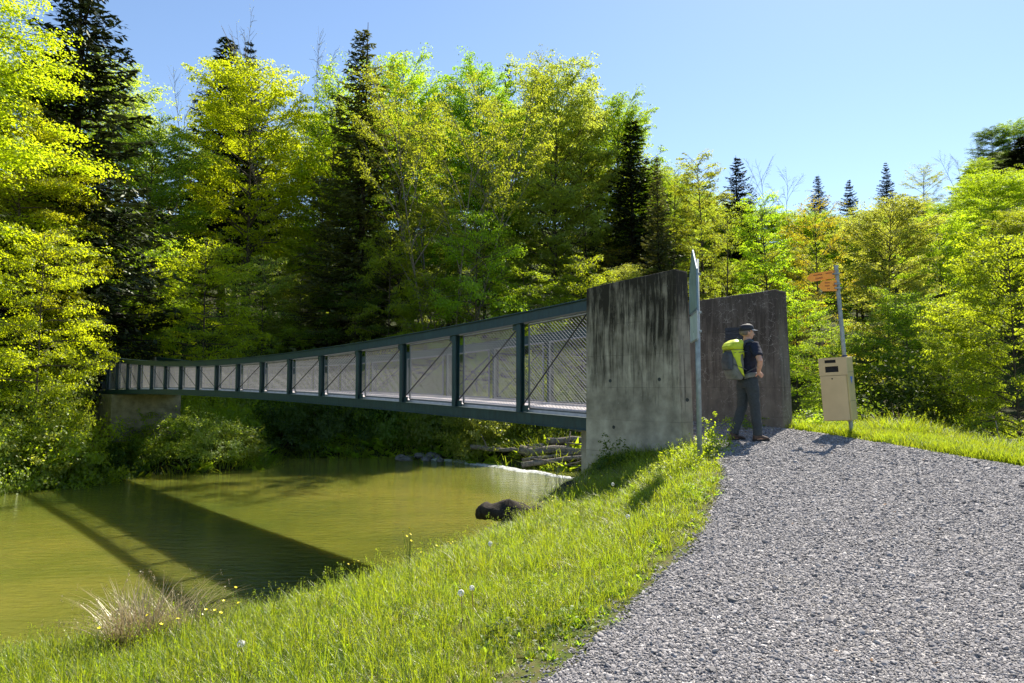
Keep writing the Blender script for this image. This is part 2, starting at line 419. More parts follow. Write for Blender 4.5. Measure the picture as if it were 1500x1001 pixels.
def gz(x, y): return float(ground_z(np.array([x]), np.array([y]))[0])

def grad_axis(lo, f0, f1, hi, step, g=1.12):
    a = list(np.arange(f0, f1, step)); s = step; v = a[-1]
    while v < hi: s = min(s * g, 25); v += s; a.append(v)
    s = step; v = f0; pre = []
    while v > lo: s = min(s * g, 25); v -= s; pre.append(v)
    return np.array(pre[::-1] + a)
def grid_mesh(name, xs, ys, zf, keep=None):
    XX, YY = np.meshgrid(xs, ys); ZZ = zf(XX, YY)
    V = np.stack([XX.ravel(), YY.ravel(), ZZ.ravel()], 1); nx, ny = len(xs), len(ys)
    i, j = np.meshgrid(np.arange(nx - 1), np.arange(ny - 1))
    a = (j * nx + i).ravel(); F = np.stack([a, a + 1, a + nx + 1, a + nx], 1)
    if keep is not None:
        kk = keep(XX, YY).ravel(); F = F[kk[F].all(1)]
        used = np.unique(F); remap = -np.ones(len(V), int); remap[used] = np.arange(len(used)); V = V[used]; F = remap[F]
    return np_mesh(name, V, F, True)
xs = grad_axis(-500, -9, 13, 500, 0.16); ys = grad_axis(-60, -3, 17, 700, 0.16)
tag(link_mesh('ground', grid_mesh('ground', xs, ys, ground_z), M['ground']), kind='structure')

def path_z(X, Y):
    d = poly_sdf(X, Y, PATH) + 0.05 * vnoise(X, Y, 4, 11) + 0.03 * vnoise(X, Y, 19, 12)
    return ground_z(X, Y) + np.where(d > 0, 0.012 + 0.03 * np.clip(d / 0.4, 0, 1), -0.03) + 0.012 * vnoise(X, Y, 2.2, 13)
px_ = np.arange(-1.6, 15, 0.08); py_ = np.arange(-4, 14, 0.08)
tag(link_mesh('gravel_path', grid_mesh('gravel_path', px_, py_, path_z, lambda X, Y: poly_sdf(X, Y, PATH) > -0.3), M['gravel']), kind='structure')

wxs = grad_axis(-200, -30, 22, 200, 1.0); wys = grad_axis(-80, 0, 46, 60, 1.0)
tag(link_mesh('river', grid_mesh('river', wxs, wys, lambda X, Y: np.full(X.shape, WATER)), M['water']), kind='structure')

# ------------------------------------------------------------------ scatter through geometry nodes (stuff only)
def scatter(name, pts, rot, scl, protos, idx, val, label=None):
    me = bpy.data.meshes.new(name)
    me.vertices.add(len(pts)); me.vertices.foreach_set('co', np.asarray(pts, np.float32).ravel())
    a = me.attributes.new('rot', 'FLOAT_VECTOR', 'POINT'); a.data.foreach_set('vector', np.asarray(rot, np.float32).ravel())
    a = me.attributes.new('scl', 'FLOAT_VECTOR', 'POINT'); a.data.foreach_set('vector', np.asarray(scl, np.float32).ravel())
    a = me.attributes.new('idx', 'INT', 'POINT'); a.data.foreach_set('value', np.asarray(idx, np.int32))
    ob = link_mesh(name, me); tag(ob, kind='stuff')
    ng = bpy.data.node_groups.new(name, 'GeometryNodeTree')
    ng.interface.new_socket('Geometry', in_out='INPUT', socket_type='NodeSocketGeometry')
    ng.interface.new_socket('Geometry', in_out='OUTPUT', socket_type='NodeSocketGeometry')
    N = ng.nodes; L = ng.links
    gi = N.new('NodeGroupInput'); go = N.new('NodeGroupOutput')
    ins = N.new('GeometryNodeInstanceOnPoints'); jn = N.new('GeometryNodeJoinGeometry')
    for pr in protos:
        oi = N.new('GeometryNodeObjectInfo'); oi.inputs['Object'].default_value = pr; oi.inputs['As Instance'].default_value = True
        L.new(oi.outputs['Geometry'], jn.inputs[0])
    def na(nm, typ):
        n = N.new('GeometryNodeInputNamedAttribute'); n.data_type = typ; n.inputs['Name'].default_value = nm; return n.outputs['Attribute']
    L.new(gi.outputs[0], ins.inputs['Points']); L.new(jn.outputs[0], ins.inputs['Instance'])
    ins.inputs['Pick Instance'].default_value = True
    L.new(na('idx', 'INT'), ins.inputs['Instance Index'])
    e2r = N.new('FunctionNodeEulerToRotation'); L.new(na('rot', 'FLOAT_VECTOR'), e2r.inputs[0])
    L.new(e2r.outputs[0], ins.inputs['Rotation']); L.new(na('scl', 'FLOAT_VECTOR'), ins.inputs['Scale'])
    L.new(ins.outputs[0], go.inputs[0])
    md = ob.modifiers.new('scatter', 'NODES'); md.node_group = ng
    return ob
def proto(name, me, mat):
    o = bpy.data.objects.new(name, me)
    if mat is not None: me.materials.append(mat)
    return o

# ------------------------------------------------------------------ foliage builders
def leaves_mesh(name, C, N_, size, aspect=0.6, tint=None, D=None, jit=0.45, seed=0):
    """one rhombic leaf per row; C centres, N_ normals, D optional long direction"""
    r = np.random.default_rng(seed); n = len(C)
    N_ = N_ + r.normal(0, jit, (n, 3)); N_ /= np.linalg.norm(N_, axis=1, keepdims=True) + 1e-9
    if D is None: D = r.normal(0, 1, (n, 3))
    D = D - N_ * np.sum(D * N_, 1, keepdims=True); D /= np.linalg.norm(D, axis=1, keepdims=True) + 1e-9
    B = np.cross(N_, D)
    s = np.asarray(size).reshape(-1, 1) * np.ones((n, 1)) * r.uniform(0.7, 1.25, (n, 1))
    V = np.empty((n, 4, 3))
    V[:, 0] = C - D * s * 0.5; V[:, 2] = C + D * s * 0.5
    V[:, 1] = C + B * s * aspect * 0.5 + D * s * 0.05; V[:, 3] = C - B * s * aspect * 0.5 + D * s * 0.05
    F = np.arange(n * 4).reshape(n, 4)
    me = np_mesh(name, V.reshape(-1, 3), F)
    if tint is None: tint = r.uniform(0, 1, n)
    fattr(me, 'tint', np.repeat(tint, 4))
    return me

def sprays_to_leaves(c, d, up, rad, per, r, thick=0.14, droop=0.3, narrow=0.6):
    """c,d,up (m,3); rad (m,): leaves spread over each flattened spray"""
    m = len(c); k = per
    side = np.cross(up, d); side /= np.linalg.norm(side, axis=1, keepdims=True) + 1e-9
    a = r.uniform(-1, 1, (m, k)); b = r.normal(0, 0.5, (m, k)) * (1 - 0.55 * np.abs(a))
    h = r.normal(0, thick, (m, k)) - droop * (a ** 2 * 0.6 + b ** 2)
    P = c[:, None] + (d[:, None] * a[..., None] + side[:, None] * (b * narrow / 0.5)[..., None] + up[:, None] * h[..., None]) * rad[:, None, None]
    N_ = up[:, None] + d[:, None] * (a * droop * 1.2)[..., None] + side[:, None] * (b * droop)[..., None]
    base_t = r.uniform(0, 1, (m, 1)); t = np.clip(base_t * 0.7 + r.uniform(0, 0.3, (m, k)), 0, 1)
    return P.reshape(-1, 3), N_.reshape(-1, 3), t.ravel()

def bent(p0, d0, L, r, n=6, up=0.15, wob=0.12):
    pts = [np.array(p0, float)]; d = np.array(d0, float); d /= np.linalg.norm(d)
    for i in range(n):
        d = d + np.array([0, 0, up / n]) + r.normal(0, wob, 3) / n ** 0.5; d /= np.linalg.norm(d)
        pts.append(pts[-1] + d * L / n)
    return np.array(pts)

def envelope(kind, t):
    # relative crown radius at height fraction t of the crown (0 bottom .. 1 top)
    if kind == 'oval': return math.sqrt(max(0.02, 1 - (2 * t - 0.85) ** 2 / 1.35)) * (1 if t < 0.9 else 0.8)
    if kind == 'cone': return (1 - t) ** 0.75 * 0.95 + 0.08
    if kind == 'vase': return 0.35 + 0.65 * min(1, t * 1.3) * (1.0 if t < 0.75 else 1 - (t - 0.75) * 1.8)
    if kind == 'column': return 0.55 + 0.45 * math.sin(math.pi * min(1, t + 0.12)) if t < 0.92 else 0.45
    if kind == 'broad': return math.sqrt(max(0.03, 1 - (1.7 * t - 0.55) ** 2 / 1.45))
    return 1.0

def make_tree(key, H, Rw, kind, base, nlimb, per_spray, leaf, seed, stems=1, rad=0.75, sub=5, bark_m='bark', flat=1.0, lean=0.0, twigs=True, trunk_r=None, thin=1.0, tilt=0.15, thick=0.08):
    """returns (trunk_mesh, crown_mesh) for a broadleaf tree of height H and crown radius Rw"""
    r = np.random.default_rng(seed); tb = MB(); C = []; D = []; U = []; RR = []
    trunk_r = trunk_r or H * 0.011
    mains = []
    for sidx in range(stems):
        if stems == 1: pts = bent((0, 0, -0.6), (lean, 0, 1), H * 0.96 + 0.6, r, 10, 0.2, 0.05)
        else:
            an = 2 * math.pi * (sidx + r.uniform(-.3, .3)) / stems
            pts = bent((0.25 * math.cos(an), 0.25 * math.sin(an), -0.6), (0.42 * math.cos(an), 0.42 * math.sin(an), 1), H * r.uniform(0.82, 1.0), r, 10, 0.25, 0.06)
        rr = np.linspace(trunk_r * (1 if stems == 1 else 0.65), 0.02, len(pts)) ; rr[0] *= 1.35
        tb.tube(pts, list(rr), 7); mains.append(pts)
    for i in range(nlimb):
        pts = mains[i % stems]
        f = base + (1 - base) * ((i + r.uniform(0, 0.9)) / nlimb) ** 0.85
        f = min(f, 0.985); q = f * (len(pts) - 1); q0 = int(q); p0 = pts[q0] + (pts[min(q0 + 1, len(pts) - 1)] - pts[q0]) * (q - q0)
        t = (f - base) / (1 - base); an = i * 2.39996 + r.uniform(-0.4, 0.4)
        Rl = Rw * envelope(kind, t) * r.uniform(0.72, 1.14)
        off = math.hypot(p0[0], p0[1]) * 0.6
        Rl = max(Rl - off * (0.3 if stems > 1 else 0), Rw * 0.16)
        rise = 0.25 + 0.75 * t if kind != 'vase' else 0.8 + 0.8 * t
        rise *= flat
        d = np.array([math.cos(an), math.sin(an), rise]); Ln = Rl * math.sqrt(1 + rise * rise * 0.6)
        lp = bent(p0, d, Ln, r, 6, -0.25 * (1 if flat >= 1 else 0.6), 0.16)
        lr = trunk_r * 0.42 * (1 - 0.7 * f)
        tb.tube(lp, list(np.linspace(max(lr, 0.025), 0.012, len(lp))), 5)
        nsp = max(3, int(sub * Ln / 2.2))
        for j in range(nsp):
            g = 0.28 + 0.75 * (j + r.uniform(0, 1)) / nsp; g = min(g, 1.0)
            q = g * (len(lp) - 1); q0 = min(int(q), len(lp) - 2); pp = lp[q0] + (lp[q0 + 1] - lp[q0]) * (q - q0)
            dd = lp[q0 + 1] - lp[q0]; dd /= np.linalg.norm(dd)
            sa = r.choice([-1, 1]) * r.uniform(0.3, 1.2); ca, sa_ = math.cos(sa), math.sin(sa)
            td = np.array([dd[0] * ca - dd[1] * sa_, dd[0] * sa_ + dd[1] * ca, dd[2] * 0.4 + r.normal(0, 0.15)]); td /= np.linalg.norm(td)
            tl = (0.30 * Ln * (1.15 - g) + 0.5) * r.uniform(0.6, 1.2)
            tip = pp + td * tl
            if twigs: tb.tube([pp, (pp + tip) / 2 + r.normal(0, 0.05, 3), tip], [0.018, 0.012, 0.006], 3, False)
            for gg in ((0.55, 1.0) if tl > 0.9 else (0.9,)):
                if r.uniform() > thin: continue
                C.append(pp + td * tl * gg + r.normal(0, 0.12, 3)); D.append(td * np.array([1, 1, 0.5])); RR.append(rad * r.uniform(0.6, 1.25))
                out = np.array([td[0], td[1], 0]); U.append(np.array([0, 0, 1.0]) + out * tilt + r.normal(0, 0.14, 3))
    C = np.array(C); D = np.array(D); U = np.array(U); RR = np.array(RR)
    D /= np.linalg.norm(D, axis=1, keepdims=True); U /= np.linalg.norm(U, axis=1, keepdims=True)
    P, N_, t = sprays_to_leaves(C, D, U, RR, per_spray, r, thick=thick, droop=0.30)
    cm = leaves_mesh(key + '_crown', P, N_, leaf, 0.62, t, None, 0.42, seed)
    tm = tb.mesh(key + '_trunk', True, fix=False); tm.materials.append(M[bark_m]); 
    return tm, cm

def make_conifer(key, H, Rw, seed, base=0.12, whorls=34, per=6, droop=0.35, dens=1.0, trunk_r=None, upturn=0.2):
    r = np.random.default_rng(seed); tb = MB()
    pts = bent((0, 0, -0.6), (0, 0, 1), H + 0.6, r, 12, 0.1, 0.015); trunk_r = trunk_r or H * 0.0095
    tb.tube(pts, list(np.linspace(trunk_r, 0.015, len(pts))), 7)
    C = []; D = []; N_ = []; S = []; T = []
    for w in range(whorls):
        f = base + (1 - base) * (w + r.uniform(0, 0.6)) / whorls
        if f > 0.99: continue
        z = f * H; t = (f - base) / (1 - base)
        L0 = Rw * (1 - t) ** 0.85 * (0.75 + 0.25 * min(1, t * 6)) + 0.18
        nb = max(3, int(per * (0.65 + 0.35 * (1 - t))))
        a0 = r.uniform(0, 6.28)
        for b in range(nb):
            if r.uniform() < 0.12: continue
            L = L0 * r.uniform(0.6, 1.12); an = a0 + 2 * math.pi * b / nb + r.uniform(-.3, .3)
            dirh = np.array([math.cos(an), math.sin(an), 0]); side = np.array([-dirh[1], dirh[0], 0])
            sl = 0.35 * t - droop * (1 - t)
            n = 8; P = []
            for q in range(n + 1):
                g = q / n; P.append(np.array([0, 0, z + r.uniform(-.02, .02)]) + dirh * L * g + np.array([0, 0, L * (sl * g + (upturn) * g ** 3 - 0.1 * g * (1 - g))]))
            P = np.array(P)
            tb.tube(P[::2], list(np.linspace(0.03 + 0.012 * L, 0.006, len(P[::2]))), 4, False)
            m = int((9 + 13 * L) * dens)
            g = r.uniform(0.12, 1.0, m) ** 0.8; q = g * n; q0 = np.minimum(q.astype(int), n - 1); fr = (q - q0)[:, None]
            c = P[q0] * (1 - fr) + P[q0 + 1] * fr
            sg = r.choice([-1, 1], m)[:, None]; sp = r.uniform(0.1, 1, m)[:, None]
            wd = (0.32 * L * (1 - g * 0.75) + 0.12)[:, None]
            c = c + side * sg * wd * sp * 0.9 + np.array([0, 0, -1]) * (sp * wd * 0.28 + r.uniform(0, 0.12, (m, 1)) * L * 0.35)
            dd = dirh * 0.75 + side * sg * 0.7 + np.array([0, 0, -0.35]) + r.normal(0, 0.25, (m, 3))
            C.append(c); D.append(dd); N_.append(np.tile([0, 0, 1.0], (m, 1)) + dirh * 0.3)
            S.append(r.uniform(0.22, 0.5, m) * (0.6 + 0.16 * min(L, 3))); T.append(np.full(m, r.uniform(0, 1)))
    C = np.vstack(C); D = np.vstack(D); N_ = np.vstack(N_); S = np.concatenate(S); T = np.concatenate(T)
    cm = leaves_mesh(key + '_crown', C, N_, S, 0.30, T, D, 0.5, seed)
    tm = tb.mesh(key + '_trunk', True, fix=False); tm.materials.append(M['bark_dark'])
    return tm, cm

def make_bush(key, H, Rw, seed, n=90, per=70, leaf=0.12, rad=0.42, droop=0.3, tilt=0.5, stems=9):
    r = np.random.default_rng(seed); tb = MB(); C = []; D = []; U = []; RR = []
    for i in range(stems):
        an = 6.28 * i / stems + r.uniform(-.3, .3); lp = bent((0, 0, -0.3), (math.cos(an) * .8, math.sin(an) * .8, 1.1), H * r.uniform(.8, 1.05), r, 6, -0.3, 0.2)
        tb.tube(lp, list(np.linspace(0.035, 0.01, len(lp))), 4, False)
        for g in np.linspace(0.35, 1, 5):
            C.append(lp[int(g * 6)])
    for i in range(n):
        v = r.normal(0, 1, 3); v[2] = abs(v[2]) * 0.9 - 0.12; v /= np.linalg.norm(v); q = r.uniform(0.55, 1.05)
        C.append(np.array([v[0] * Rw * q, v[1] * Rw * q, max(0.05, v[2] * H * q)]) + r.normal(0, 0.1, 3))
    C = np.array(C); m = len(C)
    out = C / np.array([Rw, Rw, H]); out /= np.linalg.norm(out, axis=1, keepdims=True) + 1e-6
    D = out * np.array([1, 1, 0.3]) + r.normal(0, 0.3, (m, 3)); D /= np.linalg.norm(D, axis=1, keepdims=True)
    U = np.array([0, 0, 1.0]) + out * tilt + r.normal(0, 0.25, (m, 3)); U /= np.linalg.norm(U, axis=1, keepdims=True)
    RR = rad * r.uniform(0.6, 1.4, m)
    P, N_, t = sprays_to_leaves(C, D, U, RR, per, r, 0.2, droop, 0.8)
    cm = leaves_mesh(key + '_crown', P, N_, leaf, 0.6, t, None, 0.5, seed)
    tm = tb.mesh(key + '_stems', True, fix=False); tm.materials.append(M['bark'])
    return tm, cm

LIB = {}
#            key      H   R   envelope base limbs per leaf
def lib(key, H, Rw, *a, **kw): LIB[key] = (H, Rw) + make_tree(key, H, Rw, *a, **kw)
lib('beech_a', 22, 5.6, 'oval', 0.10, 84, 74, 0.19, 11, rad=0.85, sub=4, thin=0.85)
lib('beech_b', 20, 6.0, 'broad', 0.10, 78, 74, 0.19, 12, rad=0.9, sub=4, thin=0.85)
lib('ash', 20, 3.9, 'column', 0.12, 68, 66, 0.18, 13, rad=0.72, sub=4, thin=0.9)
lib('vase', 18, 5.8, 'vase', 0.15, 90, 44, 0.14, 14, stems=6, rad=0.6, sub=5, bark_m='bark_grey', trunk_r=0.2)
lib('layered', 11, 4.4, 'oval', 0.06, 50, 66, 0.15, 15, rad=0.8, sub=4, thin=0.9, flat=0.35)
lib('left_beech', 26, 7.2, 'oval', 0.03, 100, 74, 0.15, 16, rad=0.95, sub=5, thin=0.85, flat=0.22, tilt=0.25)
lib('right_maple', 10, 4.6, 'oval', 0.02, 60, 60, 0.135, 17, rad=0.6, sub=7, flat=0.7)
lib('loose', 17, 4.2, 'oval', 0.2, 44, 38, 0.15, 18, rad=0.65, sub=5, thin=0.8)
lib('bare', 17, 4.0, 'vase', 0.3, 46, 3, 0.10, 19, stems=3, rad=0.5, sub=7, thin=0.4, bark_m='bark_grey', trunk_r=0.16)
LIB['spruce_a'] = (30, 4.6) + make_conifer('spruce_a', 30, 4.6, 21, 0.08, 60, 8, 0.40, 2.4)
LIB['spruce_b'] = (24, 3.9) + make_conifer('spruce_b', 24, 3.9, 22, 0.05, 54, 8, 0.28, 2.6)
LIB['fir'] = (20, 3.6) + make_conifer('fir', 20, 3.6, 23, 0.15, 38, 8, 0.05, 2.6, upturn=0.12)
LIB['bush_a'] = (2.6, 2.2) + make_bush('bush_a', 2.6, 2.2, 31, 130, 70, 0.12)
LIB['bush_b'] = (2.2, 2.6) + make_bush('bush_b', 2.2, 2.6, 32, 130, 60, 0.11, 0.45, 0.6, 0.9)
LIB['bush_c'] = (0.8, 0.42) + make_bush('bush_c', 0.8, 0.42, 33, 60, 26, 0.055, 0.12, 0.3, 0.5, 12)

def plant(name, key, X, Y, ztop=None, H=None, W=None, leafm='leaf_green', label='', cat='tree', group=None, rz=None, sink=0.0, zb=None):
    """a tree or bush at X,Y whose top is at height ztop; W is the crown diameter"""
    H0, R0, tm, cm = LIB[key]
    zb = (gz(X, Y) if zb is None else zb) - sink
    if H is None: H = ztop - zb
    sz = H / H0; sx = (W / (2 * R0)) if W else sz
    rz = random.uniform(0, 6.28) if rz is None else rz
    e = empty(name, (X, Y, zb), label, cat, group, rz)
    e.scale = (sx, sx, sz)
    t = link_mesh('stem' if cat in ('bush', 'plant') else 'trunk', tm, None, e)
    c = link_mesh('foliage' if cat in ('bush', 'plant') else 'crown', cm, None, e)
    if len(cm.materials) == 0: cm.materials.append(M['leaf_green'])
    c.material_slots[0].link = 'OBJECT'; c.material_slots[0].material = M[leafm]
    return e
def tree(name, key, px, pytop, Y, wpx, leafm, label, group=None, cat='tree', rz=None):
    if key in ('spruce_b', 'fir'): wpx *= 1.55
    if 180 < px <= 380 and key != 'layered' and Y < 60: Y = Y * 1.4
    if key == 'spruce_a': Y = 40
    if 380 < px < 1010 and key not in ('layered', 'vase'): Y = Y + (66 - Y) * 0.72 if Y < 66 else Y
    if key == 'spruce_a': Y = 52
    if px < 460 and key == 'layered' and px > 180: Y += 6
    if 380 < px < 1010 and key == 'layered': Y += 3
    if key == 'vase': Y = 49
    p = at(px, pytop, Y); return plant(name, key, p.x, Y, ztop=p.z, W=wpx * Y / 1000.0, leafm=leafm, label=label, group=group, cat=cat, rz=rz)

# --- trees on the left, in front of the bridge end
tree('beech_tree', 'left_beech', -60, -130, 33, 430, 'leaf_yellow', 'tall bright yellow-green beech filling the left edge of the photo')
tree('beech_tree', 'left_beech', 40, 130, 35, 215, 'leaf_yellow', 'yellow-green beech with layered twigs, right of the one filling the left edge')
tree('beech_tree', 'layered', 62, 330, 31.5, 165, 'leaf_yellow', 'low yellow-green beech sapling reaching over the far end of the footbridge')
tree('spruce_tree', 'spruce_b', 130, -120, 40, 215, 'needle', 'dark drooping spruce at the upper left, cut off by the top of the photo')
tree('beech_tree', 'beech_b', 228, 190, 38, 170, 'leaf_green', 'dark stemmed green tree in the gap right of the upper left spruce')
tree('bare_tree', 'bare', 235, 128, 62, 120, 'leaf_olive', 'thin tree with few leaves showing against the sky right of the upper left spruce')
tree('fir_tree', 'fir', 335, 52, 50, 150, 'needle', 'dark fir whose forked top rises behind the bright maple left of the middle')
tree('fir_tree', 'fir', 366, 60, 53, 90, 'needle', 'narrow fir top close to the right of the dark fir behind the bright maple')
tree('maple_tree', 'beech_a', 372, 86, 41, 190, 'leaf_yellow', 'bright yellow-green maple standing tall before the two dark firs')
tree('bare_tree', 'bare', 412, 50, 60, 95, 'leaf_olive', 'bare twiggy tree rising above the wood between the maple and the tall spruce')
tree('bare_tree', 'bare', 432, 105, 56, 60, 'leaf_olive', 'slim bare tree just below and right of the twiggy treetop')
tree('ash_tree', 'ash', 478, 96, 46, 120, 'leaf_bright', 'loose bright ash directly left of the tall spruce')
tree('beech_tree', 'beech_a', 590, 92, 50, 150, 'leaf_bright', 'bright green beech crown rising behind the tall spruce on its right side')
tree('spruce_tree', 'spruce_a', 533, 34, 42, 250, 'needle_olive', 'tall thin spruce with a visible dark trunk, highest tip above the middle of the bridge')
tree('alder_tree', 'vase', 655, 146, 39.5, 205, 'leaf_olive', 'many stemmed sparse alder spreading like a fan right of the tall spruce')
tree('beech_tree', 'beech_a', 712, 98, 46, 150, 'leaf_green', 'large olive green beech behind the many stemmed alder')
tree('beech_tree', 'beech_b', 810, 104, 44, 185, 'leaf_pale', 'broad pale green beech, the highest crown above the bridge end and left wall')
tree('spruce_tree', 'fir', 745, 90, 75, 55, 'needle_blue', 'small dark spruce tip peeping over the beech crowns')
tree('beech_tree', 'ash', 862, 128, 48, 120, 'leaf_pale', 'pale upright beech between the broad beech and the dark spruce by the left wall')
tree('beech_tree', 'beech_a', 905, 146, 58, 120, 'leaf_green', 'green rounded tree top behind the dark spruce above the left wall')
tree('spruce_tree', 'spruce_b', 926, 172, 46, 120, 'needle', 'dark spruce rising above the left concrete wall')
tree('spruce_tree', 'spruce_a', 962, 225, 44, 95, 'needle_olive', 'brownish sparse spruce right beside the dark spruce above the left wall')
tree('birch_tree', 'loose', 985, 240, 55, 100, 'leaf_green', 'loose green tree above the gap between the two concrete walls')
tree('ash_tree', 'ash', 1026, 222, 56, 90, 'leaf_olive', 'slender olive tree with a pointed top above the tall edge-on signboard')
tree('spruce_tree', 'spruce_b', 1080, 228, 74, 80, 'needle', 'dark bushy spruce behind the wood above the right concrete wall')
tree('bare_tree', 'bare', 1128, 238, 76, 70, 'leaf_olive', 'thinly leaved tree right of the dark bushy spruce on the skyline')
tree('maple_tree', 'ash', 1122, 282, 45, 95, 'leaf_bright', 'fresh green young maple with a slim trunk above the right concrete wall')
tree('beech_tree', 'loose', 1062, 300, 46, 95, 'leaf_olive', 'thin olive tree above the left part of the right concrete wall')
tree('maple_tree', 'loose', 1195, 292, 42, 100, 'leaf_bronze', 'brownish leaved young maple left of the orange signposts')
tree('spruce_tree', 'spruce_b', 1197, 256, 98, 46, 'needle_blue', 'dark spruce on the skyline, leftmost of the three above the signpost')
tree('spruce_tree', 'fir', 1243, 263, 100, 40, 'needle_blue', 'dark spruce on the skyline, middle one of the three above the signpost')
tree('larch_tree', 'fir', 1297, 238, 115, 34, 'needle_blue', 'thin see-through conifer, rightmost of the three above the signpost')
tree('beech_tree', 'beech_a', 1292, 290, 36, 135, 'leaf_pale', 'large pale green beech right of the signpost, with shade under its crown')
tree('beech_tree', 'beech_b', 1378, 318, 40, 130, 'leaf_bright', 'rounded bright tree right of the large pale beech')
tree('oak_tree', 'loose', 1352, 243, 95, 62, 'leaf_olive', 'small ochre oak standing alone on the ridge against the sky')
tree('bare_tree', 'bare', 1412, 218, 92, 42, 'leaf_olive', 'greyish nearly bare tree on the ridge left of the wooded corner')
tree('spruce_tree', 'spruce_b', 1424, 240, 84, 60, 'needle', 'dark conifer on the ridge at the right, beside the nearly bare tree')
tree('beech_tree', 'beech_b', 1452, 190, 90, 56, 'leaf_dark', 'deep green tree on the ridge corner at the upper right')
tree('spruce_tree', 'spruce_b', 1496, 200, 82, 70, 'needle', 'dark spruce cut off by the right edge on the ridge')
tree('maple_tree', 'right_maple', 1480, 345, 24, 200, 'leaf_bright', 'near bushy maple at the right edge, its boughs hanging over the grass verge')
tree('maple_tree', 'right_maple', 1405, 440, 27, 110, 'leaf_green', 'lower green maple in shade behind the bushy maple at the right edge')
tree('hazel_tree', 'layered', 1218, 470, 31, 110, 'leaf_green', 'low shady hazel behind the litter bin')
tree('hazel_tree', 'layered', 1165, 420, 36, 120, 'leaf_bright', 'low bright hazel just right of the right concrete wall')
tree('beech_tree', 'right_maple', 1330, 430, 31, 150, 'leaf_green', 'dense low beech boughs right of the litter bin over the dark hollow')

# --- middle storey behind the bridge
for (px, py, Y, w, key, lm, lab) in [
    (215, 330, 38.5, 130, 'layered', 'leaf_bright', 'low layered tree above the far end of the footbridge'),
    (300, 345, 38, 160, 'layered', 'leaf_yellow', 'glowing yellow shrub-like tree above the left third of the footbridge'),
    (385, 370, 42, 120, 'layered', 'leaf_pale', 'pale low tree above the bridge, left of the grey willow'),
    (440, 395, 43, 110, 'layered', 'leaf_olive', 'grey-green willow above the bridge railing left of the spruce trunk'),
    (570, 330, 45, 120, 'layered', 'leaf_bright', 'low layered beech between the tall spruce trunk and the alder'),
    (470, 200, 50, 110, 'ash', 'leaf_yellow', 'yellow-green ash filling the wood left of the tall spruce trunk'),
    (700, 300, 43, 150, 'layered', 'leaf_bright', 'layered light green beech right of the alder stems'),
    (770, 390, 44, 130, 'layered', 'leaf_bright', 'low beech with fan-like boughs above the bridge railing near the left wall'),
    (850, 370, 46, 120, 'layered', 'leaf_bright', 'low green tree directly left of the top of the left concrete wall'),
    (905, 362, 42, 90, 'loose', 'leaf_bronze', 'small ochre maple peeping over the top of the left concrete wall'),
    (640, 400, 44, 130, 'layered', 'leaf_bright', 'low shaded tree behind the alder stems'),
    (520, 400, 46, 130, 'layered', 'leaf_dark', 'dark undergrowth tree at the foot of the tall spruce')]:
    tree('understorey_tree', key, px, py, Y, w, lm, lab)

# --- wood filling the slope behind
tree('beech_tree', 'beech_b', 1486, 178, 88, 60, 'leaf_green', 'green crown at the very top of the wooded corner, right of the deep green one')
tree('beech_tree', 'beech_b', 1445, 262, 52, 150, 'leaf_bright', 'full bright green crown below the ridge corner at the right')
tree('beech_tree', 'beech_a', 1500, 300, 44, 130, 'leaf_olive', 'olive green crown cut off by the right edge above the bushy maple')
tree('beech_tree', 'beech_b', 1392, 300, 62, 110, 'leaf_green', 'rounded green crown below the nearly bare ridge tree')
tree('beech_tree', 'beech_b', 1250, 318, 56, 100, 'leaf_pale', 'pale rounded crown directly above the orange arrows')
tree('beech_tree', 'beech_a', 1165, 312, 60, 95, 'leaf_bright', 'bright oval crown above the right end of the right wall')
tree('beech_tree', 'beech_b', 1330, 300, 70, 100, 'leaf_olive', 'olive rounded crown beneath the lone ochre oak')
fill_r = random.Random(5)
FT = [('beech_a', 'leaf_green'), ('beech_b', 'leaf_bright'), ('ash', 'leaf_olive'), ('loose', 'leaf_green'), ('beech_a', 'leaf_pale'), ('spruce_b', 'needle'), ('ash', 'leaf_bright'), ('beech_b', 'leaf_olive')]
sky_line = [(0, 60), (150, 60), (215, 200), (300, 150), (420, 150), (560, 130), (640, 165), (700, 130), (830, 130), (900, 170), (960, 240), (1000, 262), (1080, 290), (1150, 308), (1240, 308), (1330, 305), (1400, 290), (1440, 230), (1600, 215)]
def skyline(px): return float(np.interp(px, [a for a, b in sky_line], [b for a, b in sky_line]))
used_labels = {}
def fill_label(key, lm, row, px):
    col = {'leaf_green': 'green', 'leaf_bright': 'bright green', 'leaf_olive': 'olive', 'leaf_pale': 'pale green', 'needle': 'dark'}[lm]
    kind = {'beech_a': 'oval-crowned tree', 'beech_b': 'broad-crowned tree', 'ash': 'narrow tree', 'loose': 'open-crowned tree', 'spruce_b': 'spruce'}[key]
    wh = ['low behind the front trees', 'low on the slope', 'partway up the slope', 'on the upper slope', 'high on the slope', 'close under the ridge', 'on the ridge'][row]
    marks = [(60, 'the left edge'), (190, 'the far bridge end'), (300, 'the left bridge bays'), (420, 'the bright maple'), (540, 'the tall thin spruce'), (650, 'the fan-shaped alder'), (760, 'the right bridge bays'), (860, 'the last bridge bay'), (950, 'the left wall'), (1020, 'the signboard'), (1100, 'the hiker'), (1160, 'the right wall end'), (1220, 'the orange arrows'), (1270, 'the litter bin'), (1340, 'the dark hollow'), (1420, 'the verge right of the bin'), (1600, 'the right edge')]
    mk = next(nm for lim_, nm in marks if px <= lim_ or lim_ == 1600)
    lab = '%s %s %s, above %s' % (col, kind, wh, mk)
    c = used_labels.get(lab, 0); used_labels[lab] = c + 1
    return lab if c == 0 else 'another ' + lab if c == 1 else 'third ' + lab
